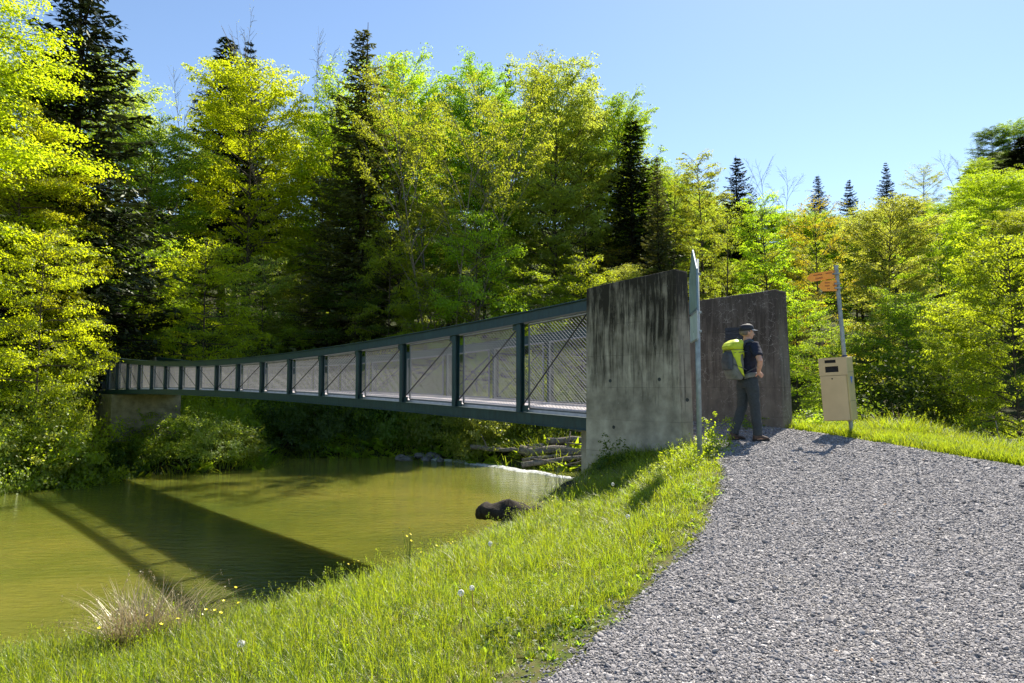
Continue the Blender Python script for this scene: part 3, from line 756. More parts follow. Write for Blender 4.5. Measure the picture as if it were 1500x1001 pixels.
for row, (Y, n, x0, x1) in enumerate([(50, 15, -60, 1180), (57, 16, 120, 1540), (74, 22, -40, 1560), (78, 20, 940, 1580), (95, 18, 940, 1580), (118, 18, 960, 1600), (134, 24, 1000, 1600)]):
    for i in range(n):
        px = x0 + (x1 - x0) * (i + fill_r.uniform(0.1, 0.9)) / n
        key, lm = fill_r.choice(FT)
        b = at(px, 500, Y); zb = gz(b.x, Y); H = fill_r.uniform(13, 20)
        lim = at(px, skyline(px) + (fill_r.uniform(14, 50) if row < 3 else fill_r.uniform(0, 26)), Y).z
        zt = min(zb + H, lim)
        if row < 2: zt = min(lim, zb + fill_r.uniform(6, 9.5))
        if row == 2 and px < 960: zt = min(lim, zb + 25)
        if zt - zb < 5: continue
        if row >= 3 and 1125 < px < 1180 and Y > 90: continue
        lab = fill_label(key, lm, row, px)
        plant('wood_tree', key, b.x, Y + fill_r.uniform(-2, 2), H=zt - zb, W=(zt - zb) * fill_r.uniform(0.5, 0.65) * (0.6 if 'spruce' in key else 1), leafm=lm,
              label=lab, group='trees filling the wooded slope')

# ------------------------------------------------------------------ footbridge
PB = Vector((1.5029, 11.5, 0)); UB = Vector((-0.68102, 0.73226, 0)); NB = Vector((0.73226, 0.68102, 0)); LP = 1.97376
ZU = Vector((0, 0, 1))
def bz_top(s): return 0.00826437 * s * s - 0.13485169 * s + 1.52326405
def bz_bot(s): return -0.00298929 * s * s + 0.07354359 * s - 0.72627842
def Bp(s, w, z): return PB + UB * (s * LP) + NB * w + ZU * z
BW = 2.87
bridge = empty('footbridge', Bp(9, BW / 2, bz_bot(9)), 'long dark green steel footbridge with mesh sides spanning the river', 'footbridge')
BI = Matrix.Translation(-bridge.location)
def bpart(mb, name, mat, parent=None, **kw):
    o = mb.build(name, mat, parent or bridge, **kw)
    o.data.transform(BI); return o
def beam(mb, fn, s0, s1, w0, w1, h0, h1, n):
    """box swept along the bridge, fn(s) gives its reference height"""
    rings = []
    for i in range(n + 1):
        s = s0 + (s1 - s0) * i / n; z = fn(s)
        rings.append([Bp(s, w0, z + h0), Bp(s, w1, z + h0), Bp(s, w1, z + h1), Bp(s, w0, z + h1)])
    mb.loft(rings)
for side, wc in ((0, 0.0), (1, BW)):
    sg = 1 if side == 0 else -1
    m = MB()
    beam(m, bz_top, 0.12, 17.9, wc - 0.05, wc + 0.05, -0.175, 0.0, 36); beam(m, bz_top, 0.12, 17.9, wc - 0.10, wc + 0.10, 0.0, 0.018, 36)
    beam(m, bz_top, 0.12, 17.9, wc - 0.09, wc + 0.09, -0.19, -0.175, 36)
    bpart(m, 'top_chord', M['steel'])
    m = MB()
    beam(m, bz_bot, 0.12, 17.9, wc - 0.05, wc + 0.05, 0.0, 0.19, 36); beam(m, bz_bot, 0.12, 17.9, wc - 0.09, wc + 0.09, 0.19, 0.203, 36); beam(m, bz_bot, 0.12, 17.9, wc - 0.09, wc + 0.09, -0.015, 0.0, 36)
    bpart(m, 'bottom_chord', M['steel'])
    for i in range(1, 18):
        z0 = bz_bot(i) + 0.203; z1 = bz_top(i) - 0.19; m = MB()
        Mr = Matrix((UB, NB, ZU)).transposed()
        c = Bp(i, wc, (z0 + z1) / 2)
        for off in (-0.052, 0.052): m.box(c + NB * off, (0.115, 0.012, z1 - z0), Mr)
        m.box(c, (0.010, 0.092, z1 - z0), Mr)
        p = bpart(m, 'post', M['steel'])
        for zz, hh in ((z0 + 0.06, 0.12), (z1 - 0.055, 0.11)):
            g = MB(); g.box(Bp(i, wc, zz) - UB * 0.12 * (1 if i < 9 and zz < c.z else -1 if i < 9 else 0), (0.17, 0.014, hh), Mr)
            bpart(g, 'gusset', M['steel'], p)
    for i in range(0, 18):
        a, b = (i + 1, i) if i < 9 else (i, i + 1)          # foot post, head post
        m = MB(); a_ = Bp(max(a, 0.14), wc - 0.0 * sg, bz_bot(a) + 0.26); b_ = Bp(max(b, 0.14), wc, bz_top(b) - 0.22)
        m.tube([a_, b_], 0.013, 6); bpart(m, 'diagonal_rod', M['rod'])
    # mesh infill inside the posts
    wi = wc + 0.13 * sg
    for i in range(0, 18):
        s0 = i + 0.055 if i else 0.16; s1 = i + 0.945
        if i == 17: s1 = 17.85
        zb0, zb1 = bz_bot(s0) + 0.27, bz_bot(s1) + 0.27; zt0, zt1 = bz_top(s0) - 0.21, bz_top(s1) - 0.21
        m = MB()
        for (A, B_) in ((Bp(s0, wi, zb0), Bp(s1, wi, zb1)), (Bp(s0, wi, zt0), Bp(s1, wi, zt1)), (Bp(s0, wi, zb0), Bp(s0, wi, zt0)), (Bp(s1, wi, zb1), Bp(s1, wi, zt1))):
            m.tube([A, B_], 0.020, 4)
        fr = bpart(m, 'mesh_frame', M['galv_frame'])
        near = side == 0
        pitch = 0.037 if i < 6 else 0.034; dx = 0.085 if i < 9 else 0.10
        Lb = (s1 - s0) * LP; nx = int(Lb / (dx / 2)); hmax = max(zt0 - zb0, zt1 - zb1); nz = int(hmax / pitch) + 1
        V = []; F = []
        sw = 0.0060 if i < 5 else 0.0075 if i < 9 else 0.010
        xk = np.arange(nx + 1) * Lb / nx; zlo = zb0 + (zb1 - zb0) * xk / Lb; zhi = zt0 + (zt1 - zt0) * xk / Lb
        base = np.array(Bp(s0, wi, 0)); u = np.array(UB); nn = np.array(NB)
        for r_ in range(nz):
            zc = zb0 + 0 * xk + (zlo - zb0) + pitch * r_ + np.where((np.arange(nx + 1) + r_) % 2, pitch * 0.42, -pitch * 0.42) + pitch / 2
            ok = zc < zhi
            if not ok.any(): continue
            zc = np.minimum(zc, zhi)
            A = base + u * xk[:, None] + np.array([0, 0, 1.0]) * (zc[:, None] - sw * 0.5) - nn * sw * 1.0
            B2 = base + u * xk[:, None] + np.array([0, 0, 1.0]) * (zc[:, None] + sw * 0.5) + nn * sw * 1.0
            k0 = len(V) and sum(len(q) for q in V)
            V.append(np.stack([A, B2], 1).reshape(-1, 3))
            idx = np.arange(nx)[ok[:-1] & ok[1:]]
            F.append(np.stack([k0 + 2 * idx, k0 + 2 * idx + 2, k0 + 2 * idx + 3, k0 + 2 * idx + 1], 1))
        V = np.vstack(V) - np.array(bridge.location); F = np.vstack(F)
        o = link_mesh('wire_mesh', np_mesh('wire_mesh', V, F), M['mesh'], fr); tag(o, kind='stuff')
m = MB(); beam(m, bz_bot, 0.12, 18.2, 0.10, BW - 0.10, 0.08, 0.20, 36); bpart(m, 'deck', M['deck'])
for wc in (0.16, BW - 0.16):
    m = MB(); beam(m, bz_bot, 0.12, 18.1, wc - 0.05, wc + 0.05, 0.2, 0.25, 36); bpart(m, 'kerb', M['kerb'])
for i in range(1, 18):
    m = MB(); m.box(Bp(i, BW / 2, bz_bot(i) + 0.03), (0.12, BW - 0.12, 0.10), Matrix((UB, NB, ZU)).transposed()); bpart(m, 'cross_beam', M['steel'])

# ------------------------------------------------------------------ concrete walls
def slab(name, t0, t1, w0, w1, z0, ztop0, ztop1, batter, mat, label, cat='wall'):
    """t along the bridge axis; t0 is the end nearer the path, battered"""
    base = PB + UB * t0 + NB * w0; base.z = z0
    a = [(t0 - batter, z0), (t1 + batter * 0.6, z0), (t1, ztop1), (t0, ztop0)]
    P0 = [PB + UB * t + NB * w0 + ZU * z - base for t, z in a]; P1 = [PB + UB * t + NB * w1 + ZU * z - base for t, z in a]
    Mw = Matrix((UB, -NB, ZU)).transposed(); Mi = Mw.transposed()
    m = MB(); m.prism([Mi @ p for p in P0], Vector((0, w0 - w1, 0)))
    me = m.mesh(name, bevel=0.03, seg=2)
    bm = bmesh.new(); bm.from_mesh(me); bmesh.ops.triangulate(bm, faces=bm.faces); 
    bmesh.ops.subdivide_edges(bm, edges=[e for e in bm.edges if e.calc_length() > 0.5], cuts=7, use_grid_fill=True)
    for v in bm.verts:
        v.co.z += 0.010 * mnoise.noise(v.co * 3.1) if v.co.z > 1 else 0
        v.co.x += 0.012 * mnoise.noise(v.co * 2.7 + Vector((4, 0, 0)))
    bm.to_mesh(me); bm.free()
    o = link_mesh(name, me, mat); o.location = base; o.rotation_euler = Mw.to_euler()
    return tag(o, label, cat)
WL = slab('concrete_wall', -1.58, 0.20, -0.14, 0.19, -2.6, 1.80, 1.69, 0.10, M['concrete_left'], 'left one of two tall concrete walls, grey with dark vertical streaks, carrying the near bridge end')
WR = slab('concrete_wall', -1.78, 0.12, 2.70, 3.10, -2.6, 1.745, 1.68, 0.09, M['concrete_right'], 'right one of two tall concrete walls, dark brown with pale cracks, behind the hiker')
m = MB()
Mw = Matrix((UB, -NB, ZU)).transposed()
m.box(PB + UB * 0.3 + NB * 1.43 + ZU * -1.75, (0.7, 2.44, 2.0), Mw)
tag(m.build('bridge_abutment', M['concrete_left'], bevel=0.02), 'low concrete block under the near end of the footbridge deck between the walls', 'abutment')
m = MB()
m.box(PB + UB * (17.1 * LP) + NB * 1.43 + ZU * -1.55, (4.4, 3.3, 2.4), Mw)
tag(m.build('bridge_pier', M['concrete_far'], bevel=0.04), 'stained concrete pier under the far left end of the footbridge', 'pier')
for w_ in (-0.3, 3.1):
    m = MB(); m.box(PB + UB * (18.6 * LP) + NB * w_ + ZU * 0.2, (1.6, 0.35, 3.2), Mw)
    tag(m.build('end_wall', M['concrete_far'], bevel=0.03), 'mossy concrete end wall at the %s side of the far bridge end, half hidden by leaves' % ('river' if w_ < 0 else 'hill'), 'wall')

def on_wall(px, py, w):
    """point where the pixel ray meets the vertical plane at offset w from the bridge axis"""
    a = at(px, py, 1.0); k = (PB.dot(NB) + w) / (a.x * NB.x + a.y * NB.y); return a * k
pA = on_wall(1063, 481, 2.70); pB = on_wall(1104, 505, 2.70)
m = MB(); mid = (pA + pB) / 2; wdt = abs((pB - pA).dot(UB))
for k_ in range(5):
    m2 = MB(); hh = (pA.z - pB.z) / 5
    m.box((0, 0, (k_ - 2) * hh), (wdt, 0.03, hh * 0.93))
o = m.build('plaque', simple('slate_plaque', (0.018, 0.024, 0.036), 0.55, 0, 20, 0.3), bevel=0.003); o.location = mid - NB * 0.012; o.rotation_euler = Mw.to_euler()
tag(o, 'dark slatted plaque fixed on the right concrete wall behind the cap of the hiker', 'plaque')

# tie holes of the formwork
for k_, (px, py) in enumerate([(894, 558), (966, 556), (1007, 586), (899, 626)]):
    p = on_wall(px, py, -0.14)
    m = MB(); m.tube([(0, -0.012, 0), (0, 0.004, 0)], [0.024, 0.030], 10)
    o = m.build('tie_hole', M['rod']); o.parent = WL; o.matrix_parent_inverse = Matrix.Identity(4)
    o.location = WL.rotation_euler.to_matrix().transposed() @ (p - WL.location)

# ------------------------------------------------------------------ signboard seen edge-on
sx, sy = 2.44, 8.95
sb = empty('signboard', (sx, sy, gz(sx, sy)), 'tall grey signboard on a post seen edge-on before the left concrete wall', 'signboard')
g0 = gz(sx, sy); ztopS = at(1012, 367, sy).z - g0
def local_poly(mb, pts, th, ang, off=0.0):
    d = Vector((math.sin(ang), math.cos(ang), 0)); nrm = Vector((d.y, -d.x, 0))
    mb.prism([d * a + ZU * z + nrm * (off - th / 2) for a, z in pts], nrm * th)
m = MB(); m.tube([(0, 0, -0.3), (0, 0, ztopS - 0.12)], 0.034, 12); m.build('post', M['galv_dark'], sb, smooth=True)
ang = math.atan2(2.44, 8.95) + R(-7)
zA = at(1012, 458, sy).z - g0; zE = at(1012, 402, sy).z - g0; zB = at(1012, 499, sy).z - g0
hw = 0.40
m = MB(); local_poly(m, [(-hw, zA + .02), (hw, zA + .02), (hw, zE), (0.0, ztopS), (-hw, zE)], 0.012, ang, -0.042); m.build('upper_panel', simple('sign_back', (0.30, 0.40, 0.36), 0.5, 0.2, 5, 0.2), sb)
m = MB()
fr_pts = [(-hw, zA + .02), (hw, zA + .02), (hw, zE), (0.0, ztopS), (-hw, zE)]
d = Vector((math.sin(ang), math.cos(ang), 0)); nrm = Vector((d.y, -d.x, 0))
for i in range(5):
    a, b = fr_pts[i], fr_pts[(i + 1) % 5]; m.tube([d * a[0] + ZU * a[1] + nrm * -.042, d * b[0] + ZU * b[1] + nrm * -.042], 0.013, 6)
m.build('frame', simple('blue_grey_frame', (0.16, 0.24, 0.30), 0.45, 0.3, 5, 0.2), sb)
m = MB(); local_poly(m, [(-hw * .95, zB), (hw * .95, zB), (hw * .95, zA - .02), (-hw * .95, zA - .02)], 0.012, ang, -0.042); m.build('lower_panel', simple('sign_back_pale', (0.55, 0.62, 0.58), 0.5, 0.1, 5, 0.15), sb)
m = MB()
fr_pts = [(-hw * .95, zB), (hw * .95, zB), (hw * .95, zA - .02), (-hw * .95, zA - .02)]
for i in range(4):
    a, b = fr_pts[i], fr_pts[(i + 1) % 4]; m.tube([d * a[0] + ZU * a[1] + nrm * -.042, d * b[0] + ZU * b[1] + nrm * -.042], 0.012, 6)
m.build('frame', M['galv'], sb)
m = MB()
for zz in (zE, zA, zB + .12): m.box((0, 0, zz), (0.09, 0.09, 0.03))
m.build('clamp', M['galv_dark'], sb, bevel=0.004)

# ------------------------------------------------------------------ signpost with two orange arrows, and the litter bin on it
BX, BY = 5.56, 11.25
gb = gz(BX, BY)
top = at(1224.5, 391, BY); basep = at(1248, 642, BY)
sp = empty('signpost', (basep.x, BY, gb), 'leaning grey post carrying two orange hiking arrows above the litter bin', 'signpost')
lean = Vector((top.x - basep.x, 0, top.z - gb))
def lp(f): return lean * f
m = MB(); m.tube([lp(-0.1), lp(1.0)], 0.033, 12); m.tube([lp(1.0), lp(1.008)], 0.039, 12); m.build('post', M['galv_dark'], sp, smooth=False)
m = MB(); m.tube([lp(0.435), lp(0.475)], 0.044, 10); m.build('clamp', simple('blue_clamp', (0.02, 0.03, 0.12), 0.5, 0, 5, 0.2), sp)
orange = simple('orange_enamel', (1.0, 0.34, 0.02), 0.4, 0, 6, 0.12); inkm = simple('dark_print', (0.34, 0.075, 0.008), 0.5, 0, 6, 0.1)
def arrow(zf, length, hgt, yaw, tilt, lines, edge=False):
    c = lp(zf); d = Vector((-math.cos(yaw) * math.cos(tilt), math.sin(yaw) * math.cos(tilt), -math.sin(tilt))); v = d.cross(Vector((d.y, -d.x, 0)).normalized()); v = v if v.z > 0 else -v
    nrm = d.cross(v).normalized()
    if nrm.y > 0: nrm = -nrm
    L = length; h = hgt / 2; off = nrm * 0.045
    pts = [(0.03, -h), (L - h * 0.9, -h), (L, 0), (L - h * 0.9, h), (0.03, h)]
    a = MB(); a.prism([c + off + d * x_ + v * y_ for x_, y_ in pts], nrm * 0.012); o = a.build('arrow_plate', orange, sp)
    t = MB()
    for (x0, x1, yy, th) in lines:
        P = [c + off + nrm * 0.0145 + d * x_ + v * y_ for x_, y_ in ((x0, yy - th), (x1, yy - th), (x1, yy + th), (x0, yy + th))]
        t.prism(P, nrm * 0.001)
    t.build('lettering', inkm, o)
    return o
def words(x0, x1, yy, r_, h=0.012):
    out = []; x = x0
    while x < x1 - 0.02:
        w = r_.uniform(0.010, 0.017)
        out.append((x, x + w, yy + r_.uniform(-.0015, .0015), h * r_.uniform(0.7, 1.0))); x += w + 0.006
        if r_.uniform(0, 1) < 0.12: x += 0.02
    return out
wr = random.Random(3)
arrow(0.955, 0.46, 0.14, R(38), R(4), words(0.06, 0.16, 0.03, wr) + words(0.21, 0.37, 0.03, wr) + words(0.21, 0.34, -0.03, wr))
arrow(0.885, 0.32, 0.18, R(12), R(0), words(0.05, 0.10, 0.05, wr) + words(0.05, 0.10, 0.0, wr) + words(0.05, 0.10, -0.05, wr) + words(0.14, 0.23, 0.05, wr) + words(0.14, 0.25, 0.0, wr) + words(0.14, 0.22, -0.05, wr))
m = MB()
for zf in (0.895, 0.87, 0.955): m.box(lp(zf) + Vector((-0.03, -0.03, 0)), (0.10, 0.09, 0.025))
m.build('bracket', M['galv_dark'], sp)

# bin
bn = empty('litter_bin', sp.location, 'leaning beige metal litter bin with two slots, hung on the signpost', 'litter bin')
beige = simple('beige_enamel', (0.60, 0.46, 0.25), 0.42, 0, 3, 0.08); beige2 = simple('beige_enamel_shaded', (0.50, 0.40, 0.17), 0.45, 0, 3, 0.1)  # second beige is painted darker, shade of the bin's sides put into the colour
lz = lean.normalized()
yawb = R(-43)
ex = Vector((math.cos(yawb), -math.sin(yawb) * -1, 0)); ex = Vector((math.cos(yawb), math.sin(yawb), 0)); ex = (ex - lz * ex.dot(lz)).normalized(); ey = lz.cross(ex)
Mb = Matrix((ex, ey, lz)).transposed()
H_b = 1.02; zc = 0.28
ctr = lp(0) + lz * (zc + H_b / 2) - ex * 0.08 - ey * 0.21
def bb(mb, x0, x1, y0, y1, z0, z1): mb.box(ctr + Mb @ Vector(((x0 + x1) / 2, (y0 + y1) / 2, (z0 + z1) / 2)), (x1 - x0, y1 - y0, z1 - z0), Mb)
W2, D2, H2 = 0.215, 0.16, H_b / 2
m = MB(); bb(m, -W2, W2, -D2 + 0.02, D2, -H2, H2); m.build('body', beige2, bn, bevel=0.012)
# front plate built round its two slots
m = MB()
yf0, yf1 = -D2 - 0.004, -D2 + 0.018
s1a, s1b, s2a, s2b = H2 - 0.085, H2 - 0.035, H2 - 0.235, H2 - 0.14
bb(m, -W2, W2, yf0, yf1, s1b, H2); bb(m, -W2, W2, yf0, yf1, s2b, s1a); bb(m, -W2, W2, yf0, yf1, H2 - 0.285, s2a)
for a, b_, xr in ((s1a, s1b, 0.055), (s2a, s2b, 0.085)):
    bb(m, -W2, -0.12, yf0, yf1, a, b_); bb(m, xr, W2, yf0, yf1, a, b_)
m.build('front_plate', beige, bn)
m = MB(); bb(m, -W2 + 0.006, W2 - 0.025, yf0 - 0.006, yf1 - 0.004, -H2 + 0.01, H2 - 0.292)
dr = m.build('door', beige, bn, bevel=0.006)
m = MB(); c2 = ctr + Mb @ Vector((-0.02, yf0 - 0.007, H2 - 0.34)); m.tube([c2, c2 - ey * 0.008], 0.012, 10); m.build('lock', M['rod'], dr)
m = MB(); bb(m, -0.125, 0.09, yf1 + 0.0005, yf1 + 0.002, s2a - 0.01, s1b + 0.01); m.build('slot_shadow_plate', simple('bin_inside', (0.012, 0.012, 0.012), 0.8), bn)  # black plate stands in for the shade inside the slots
m = MB()
tri = [(W2 + 0.002, -0.05, 0.19), (W2 + 0.002, 0.06, 0.19), (W2 + 0.002, 0.005, 0.07)]
m.prism([ctr + Mb @ Vector(t_) for t_ in tri], Mb @ Vector((0.002, 0, 0)))
m.build('triangle_sticker', simple('blue_sticker', (0.02, 0.16, 0.62), 0.4), bn)
m = MB(); bb(m, W2 + 0.0005, W2 + 0.003, -D2 + 0.02, D2 - 0.01, 0.262, 0.266); bb(m, W2 + 0.0005, W2 + 0.003, -D2 + 0.02, D2 - 0.01, -0.2, -0.196); m.build('seam', M['rod'], bn)

# ------------------------------------------------------------------ far bank bushes, ivy mound, logs, riffle
def bush(key, px, py_base, Y, W, H, lm, label, group=None, cat='bush', dz=0.0, name='bank_bush'):
    p = at(px, py_base, Y); return plant(name, key, p.x, Y, H=H, W=W, leafm=lm, label=label, group=group, cat=cat, sink=0.15, zb=gz(p.x, Y) + dz)
bank_bushes = [
    ('bush_a', 30, 690, 30.0, 5.0, 3.4, 'leaf_pale', 'pale green bush over the water at the left edge of the photo'),
    ('bush_a', 95, 690, 31.0, 5.0, 3.9, 'leaf_bright', 'green leafy bush on the bank below the far bridge end'),
    ('bush_b', 92, 640, 31.0, 3.8, 4.0, 'leaf_pale', 'tall pale bush right in front of the far bridge pier'),
    ('bush_b', 60, 600, 33.0, 6.0, 5.0, 'leaf_green', 'broad bush behind the bank bushes at the left edge'),
    ('bush_b', -30, 690, 28.6, 5.0, 3.6, 'leaf_green', 'bush cut off by the left edge at the waterline'),
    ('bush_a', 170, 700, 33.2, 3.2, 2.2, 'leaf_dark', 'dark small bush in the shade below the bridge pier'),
    ('bush_b', 245, 680, 36.2, 5.2, 2.6, 'leaf_green', 'dark ivy mound on the bank just right of the pier'),
    ('bush_b', 300, 680, 36.0, 5.0, 2.4, 'leaf_pale', 'green overgrown mound under the bridge, sunlit at its foot'),
    ('bush_a', 205, 690, 34.8, 3.0, 1.3, 'leaf_olive', 'low sunlit grassy clump at the waterline under the bridge'),
    ('bush_a', 345, 670, 37.0, 3.2, 1.8, 'leaf_olive', 'low olive bush at the right end of the overgrown mound'),
    ('bush_a', 330, 600, 39.5, 4.0, 3.4, 'leaf_bright', 'bright bush glimpsed under the bridge deck behind the mound'),
    ('bush_b', 285, 590, 39.0, 4.2, 3.4, 'leaf_yellow', 'yellow-green bush close under the bridge deck right of the pier'),
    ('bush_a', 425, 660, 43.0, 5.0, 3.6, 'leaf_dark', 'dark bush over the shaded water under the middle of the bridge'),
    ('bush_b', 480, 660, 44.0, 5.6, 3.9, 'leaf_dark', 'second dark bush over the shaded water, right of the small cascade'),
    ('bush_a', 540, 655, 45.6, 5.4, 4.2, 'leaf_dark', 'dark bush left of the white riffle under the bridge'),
    ('bush_b', 600, 640, 45.5, 5.6, 4.2, 'leaf_green', 'deep green bush above the start of the white riffle'),
    ('bush_b', 655, 635, 44.0, 5.4, 4.0, 'leaf_green', 'green bush above the middle of the white riffle'),
    ('bush_a', 708, 640, 40.3, 4.8, 3.7, 'leaf_pale', 'sunlit overhanging bush left of the driftwood logs'),
    ('bush_a', 725, 668, 36.6, 2.0, 0.9, 'leaf_bright', 'small bright plant clump on the gravel by the riffle'),
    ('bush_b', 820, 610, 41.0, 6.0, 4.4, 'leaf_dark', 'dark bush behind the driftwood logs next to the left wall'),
    ('bush_a', 380, 560, 44.5, 6.0, 4.0, 'leaf_green', 'bush hanging just behind the bridge railing left of the middle'),
    ('bush_b', 760, 560, 42.5, 6.0, 4.6, 'leaf_bright', 'bright bush seen through the mesh of the last bridge bays'),
    ('bush_b', 560, 560, 46.0, 6.5, 5.0, 'leaf_green', 'broad bush behind the middle of the bridge railing'),
    ('bush_b', 660, 550, 45.0, 6.5, 4.8, 'leaf_olive', 'olive bush behind the bridge railing at the foot of the alder'),
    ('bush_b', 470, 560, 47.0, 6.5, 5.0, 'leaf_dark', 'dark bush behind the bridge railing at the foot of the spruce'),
    ('bush_b', 300, 540, 43.0, 6.0, 4.6, 'leaf_bright', 'light green bush behind the left part of the bridge railing'),
    ('bush_b', 215, 540, 41.0, 5.0, 4.2, 'leaf_yellow', 'yellowish bush behind the far left bridge bays')]
for (key, px, py, Y, W, H, lm, lab) in bank_bushes: bush(key, px, py, Y, W, H, lm, lab)
# right hand hollow and verge
for (key, px, py, Y, W, H, lm, lab) in [
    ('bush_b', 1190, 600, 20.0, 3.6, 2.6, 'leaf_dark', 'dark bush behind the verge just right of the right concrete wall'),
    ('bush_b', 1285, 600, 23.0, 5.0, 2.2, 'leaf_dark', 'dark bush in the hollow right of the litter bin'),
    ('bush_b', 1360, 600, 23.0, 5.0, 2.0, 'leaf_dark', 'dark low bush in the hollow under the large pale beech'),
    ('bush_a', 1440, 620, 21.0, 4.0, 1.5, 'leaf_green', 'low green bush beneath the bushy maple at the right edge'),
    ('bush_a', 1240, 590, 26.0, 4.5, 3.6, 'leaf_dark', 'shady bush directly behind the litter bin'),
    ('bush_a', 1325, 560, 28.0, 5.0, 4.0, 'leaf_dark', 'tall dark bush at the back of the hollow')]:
    bush(key, px, py, Y, W, H, lm, lab)

def log(p0, p1, r0, r1, label, seed, name='driftwood_log', mat='driftwood', group=None):
    r = np.random.default_rng(seed); p0 = Vector(p0); p1 = Vector(p1); c = (p0 + p1) / 2; n = 8; m = MB()
    pts = [p0.lerp(p1, i / n) - c + Vector(r.normal(0, 0.35 * r0, 3)) for i in range(n + 1)]
    m.tube(pts, [r0 + (r1 - r0) * i / n for i in range(n + 1)], 9)
    for q in range(2):
        i = int(r.integers(2, n - 1)); d = Vector(r.normal(0, 1, 3)); d.z = abs(d.z)
        m.tube([pts[i], pts[i] + d * 0.25, pts[i] + d * 0.45], [r1 * .5, r1 * .3, r1 * .15], 5)
    o = m.build(name, M[mat], smooth=True); o.location = c; return tag(o, label, 'log', group)
def seg(pxa, pya, Ya, pxb, pyb, Yb): return at(pxa, pya, Ya), at(pxb, pyb, Yb)
for i, (a, r0, r1, lab) in enumerate([
    (seg(804, 645, 37.5, 905, 641, 35.5), 0.20, 0.13, 'pale driftwood log highest in the pile under the near bridge end'),
    (seg(775, 655, 38.0, 910, 650, 36.5), 0.15, 0.10, 'thin driftwood log second from the top of the pile'),
    (seg(762, 660, 37.5, 905, 662, 35.2), 0.27, 0.18, 'thick pale driftwood log in the middle of the pile'),
    (seg(765, 674, 36.5, 905, 655, 35.8), 0.09, 0.06, 'slim slanting driftwood stem crossing the lower pile'),
    (seg(762, 682, 35.8, 900, 664, 35.0), 0.16, 0.08, 'lowest slanting driftwood log by the dark water'),
    (seg(690, 655, 38.5, 790, 662, 37.2), 0.14, 0.09, 'dark weathered log reaching left from the driftwood pile'),
    (seg(835, 628, 38.5, 905, 640, 36.5), 0.10, 0.07, 'short pale branch leaning by the left wall above the driftwood')]):
    log(a[0], a[1], r0, r1, lab, 40 + i)

for i in range(8):
    y_ = random.uniform(648, 690); x_ = random.uniform(765, 830); Y_ = random.uniform(34.5, 37.5); a_ = at(x_, y_, Y_); b_ = at(x_ + random.uniform(40, 85), y_ + random.uniform(-26, 10), Y_ - 1)
    log(a_, b_, random.uniform(.03, .06), .015, 'thin bare branch tangled in the driftwood pile under the near bridge end', 80 + i, 'driftwood_branch', 'driftwood', 'thin branches in the driftwood pile')
def rock_mesh(name, seed, k=2):
    bm = bmesh.new(); bmesh.ops.create_icosphere(bm, subdivisions=k, radius=1)
    for v in bm.verts:
        n = mnoise.noise(v.co * 1.3 + Vector((seed * 7.3, 0, 0))); v.co *= 1 + 0.35 * n
        v.co.z *= 0.62
    me = bpy.data.meshes.new(name); bm.to_mesh(me); bm.free(); return me
rocks = [rock_mesh('rock', i) for i in range(4)]
def rock(x, y, z, s, mat, label, group=None, i=0, cat='rock', name='river_rock'):
    me = rocks[i % 4]
    if len(me.materials) == 0: me.materials.append(M['stone_wet'])
    o = link_mesh(name, me); o.location = (x, y, z); o.scale = (s * random.uniform(.8, 1.3), s, s * random.uniform(.7, 1)); o.rotation_euler = (0, 0, random.uniform(0, 6))
    o.material_slots[0].link = 'OBJECT'; o.material_slots[0].material = M[mat]
    return tag(o, label, cat, group)
for i in range(12):
    p = at(random.uniform(585, 700), 655, random.uniform(39.5, 42.5)); rock(p.x, p.y, WATER + random.uniform(0, .2), random.uniform(.2, .45), 'stone_wet', 'dark wet stone at the edge of the white riffle under the dark bushes', 'stones along the riffle', i)
for i in range(7):
    p = at(random.uniform(355, 372), 660, random.uniform(39, 42.5)); rock(p.x, p.y, WATER + 0.1 + (p.y - 38.5) * 0.22, random.uniform(.25, .5), 'stone_pale', 'pale stone of the little cascade between the two dark banks', 'stones of the small cascade', i)

# riffle: foam as a thin lumpy sheet along the weir line
def ribbon(name, pts, wid, mat, label, cat, z, seed, amp=0.06):
    n = 90; V = []; F = []; P = [np.array(p, float) for p in pts]; r = np.random.default_rng(seed)
    cum = np.linspace(0, len(P) - 1, n)
    ctr = np.array([P[int(min(c, len(P) - 2))] * (1 - (c - int(min(c, len(P) - 2)))) + P[int(min(c, len(P) - 2)) + 1] * (c - int(min(c, len(P) - 2))) for c in cum])
    k = 9
    for i in range(n):
        t = ctr[min(i + 1, n - 1)] - ctr[max(i - 1, 0)]; t /= np.linalg.norm(t); s_ = np.array([-t[1], t[0]])
        w = wid * (0.5 + 0.5 * math.sin(math.pi * min(1, max(0, i / n * 1.1 + .05)))) * r.uniform(0.7, 1.2)
        for j in range(k):
            q = (j / (k - 1) - .5) * w; e = 1 - abs(2 * j / (k - 1) - 1)
            V.append((ctr[i][0] + s_[0] * q, ctr[i][1] + s_[1] * q, z - 0.03 + e * 0.07 + (r.uniform(0, amp) if 0 < j < k - 1 else 0)))
    for i in range(n - 1):
        for j in range(k - 1): F.append((i * k + j, (i + 1) * k + j, (i + 1) * k + j + 1, i * k + j + 1))
    o = link_mesh(name, np_mesh(name, V, F, True), mat); tag(o, kind='stuff'); return o
def onwater(px, py):
    a = at(px, py, 1.0); k = WATER / a.z; return (a.x * k, a.y * k)
ribbon('riffle_foam', [onwater(a, b) for a, b in ((575, 668.5), (610, 670), (640, 674), (672, 675.5), (700, 681), (735, 684), (760, 690), (790, 692.5), (815, 698), (842, 702))], 1.1, M['foam'], None, None, WATER, 3)
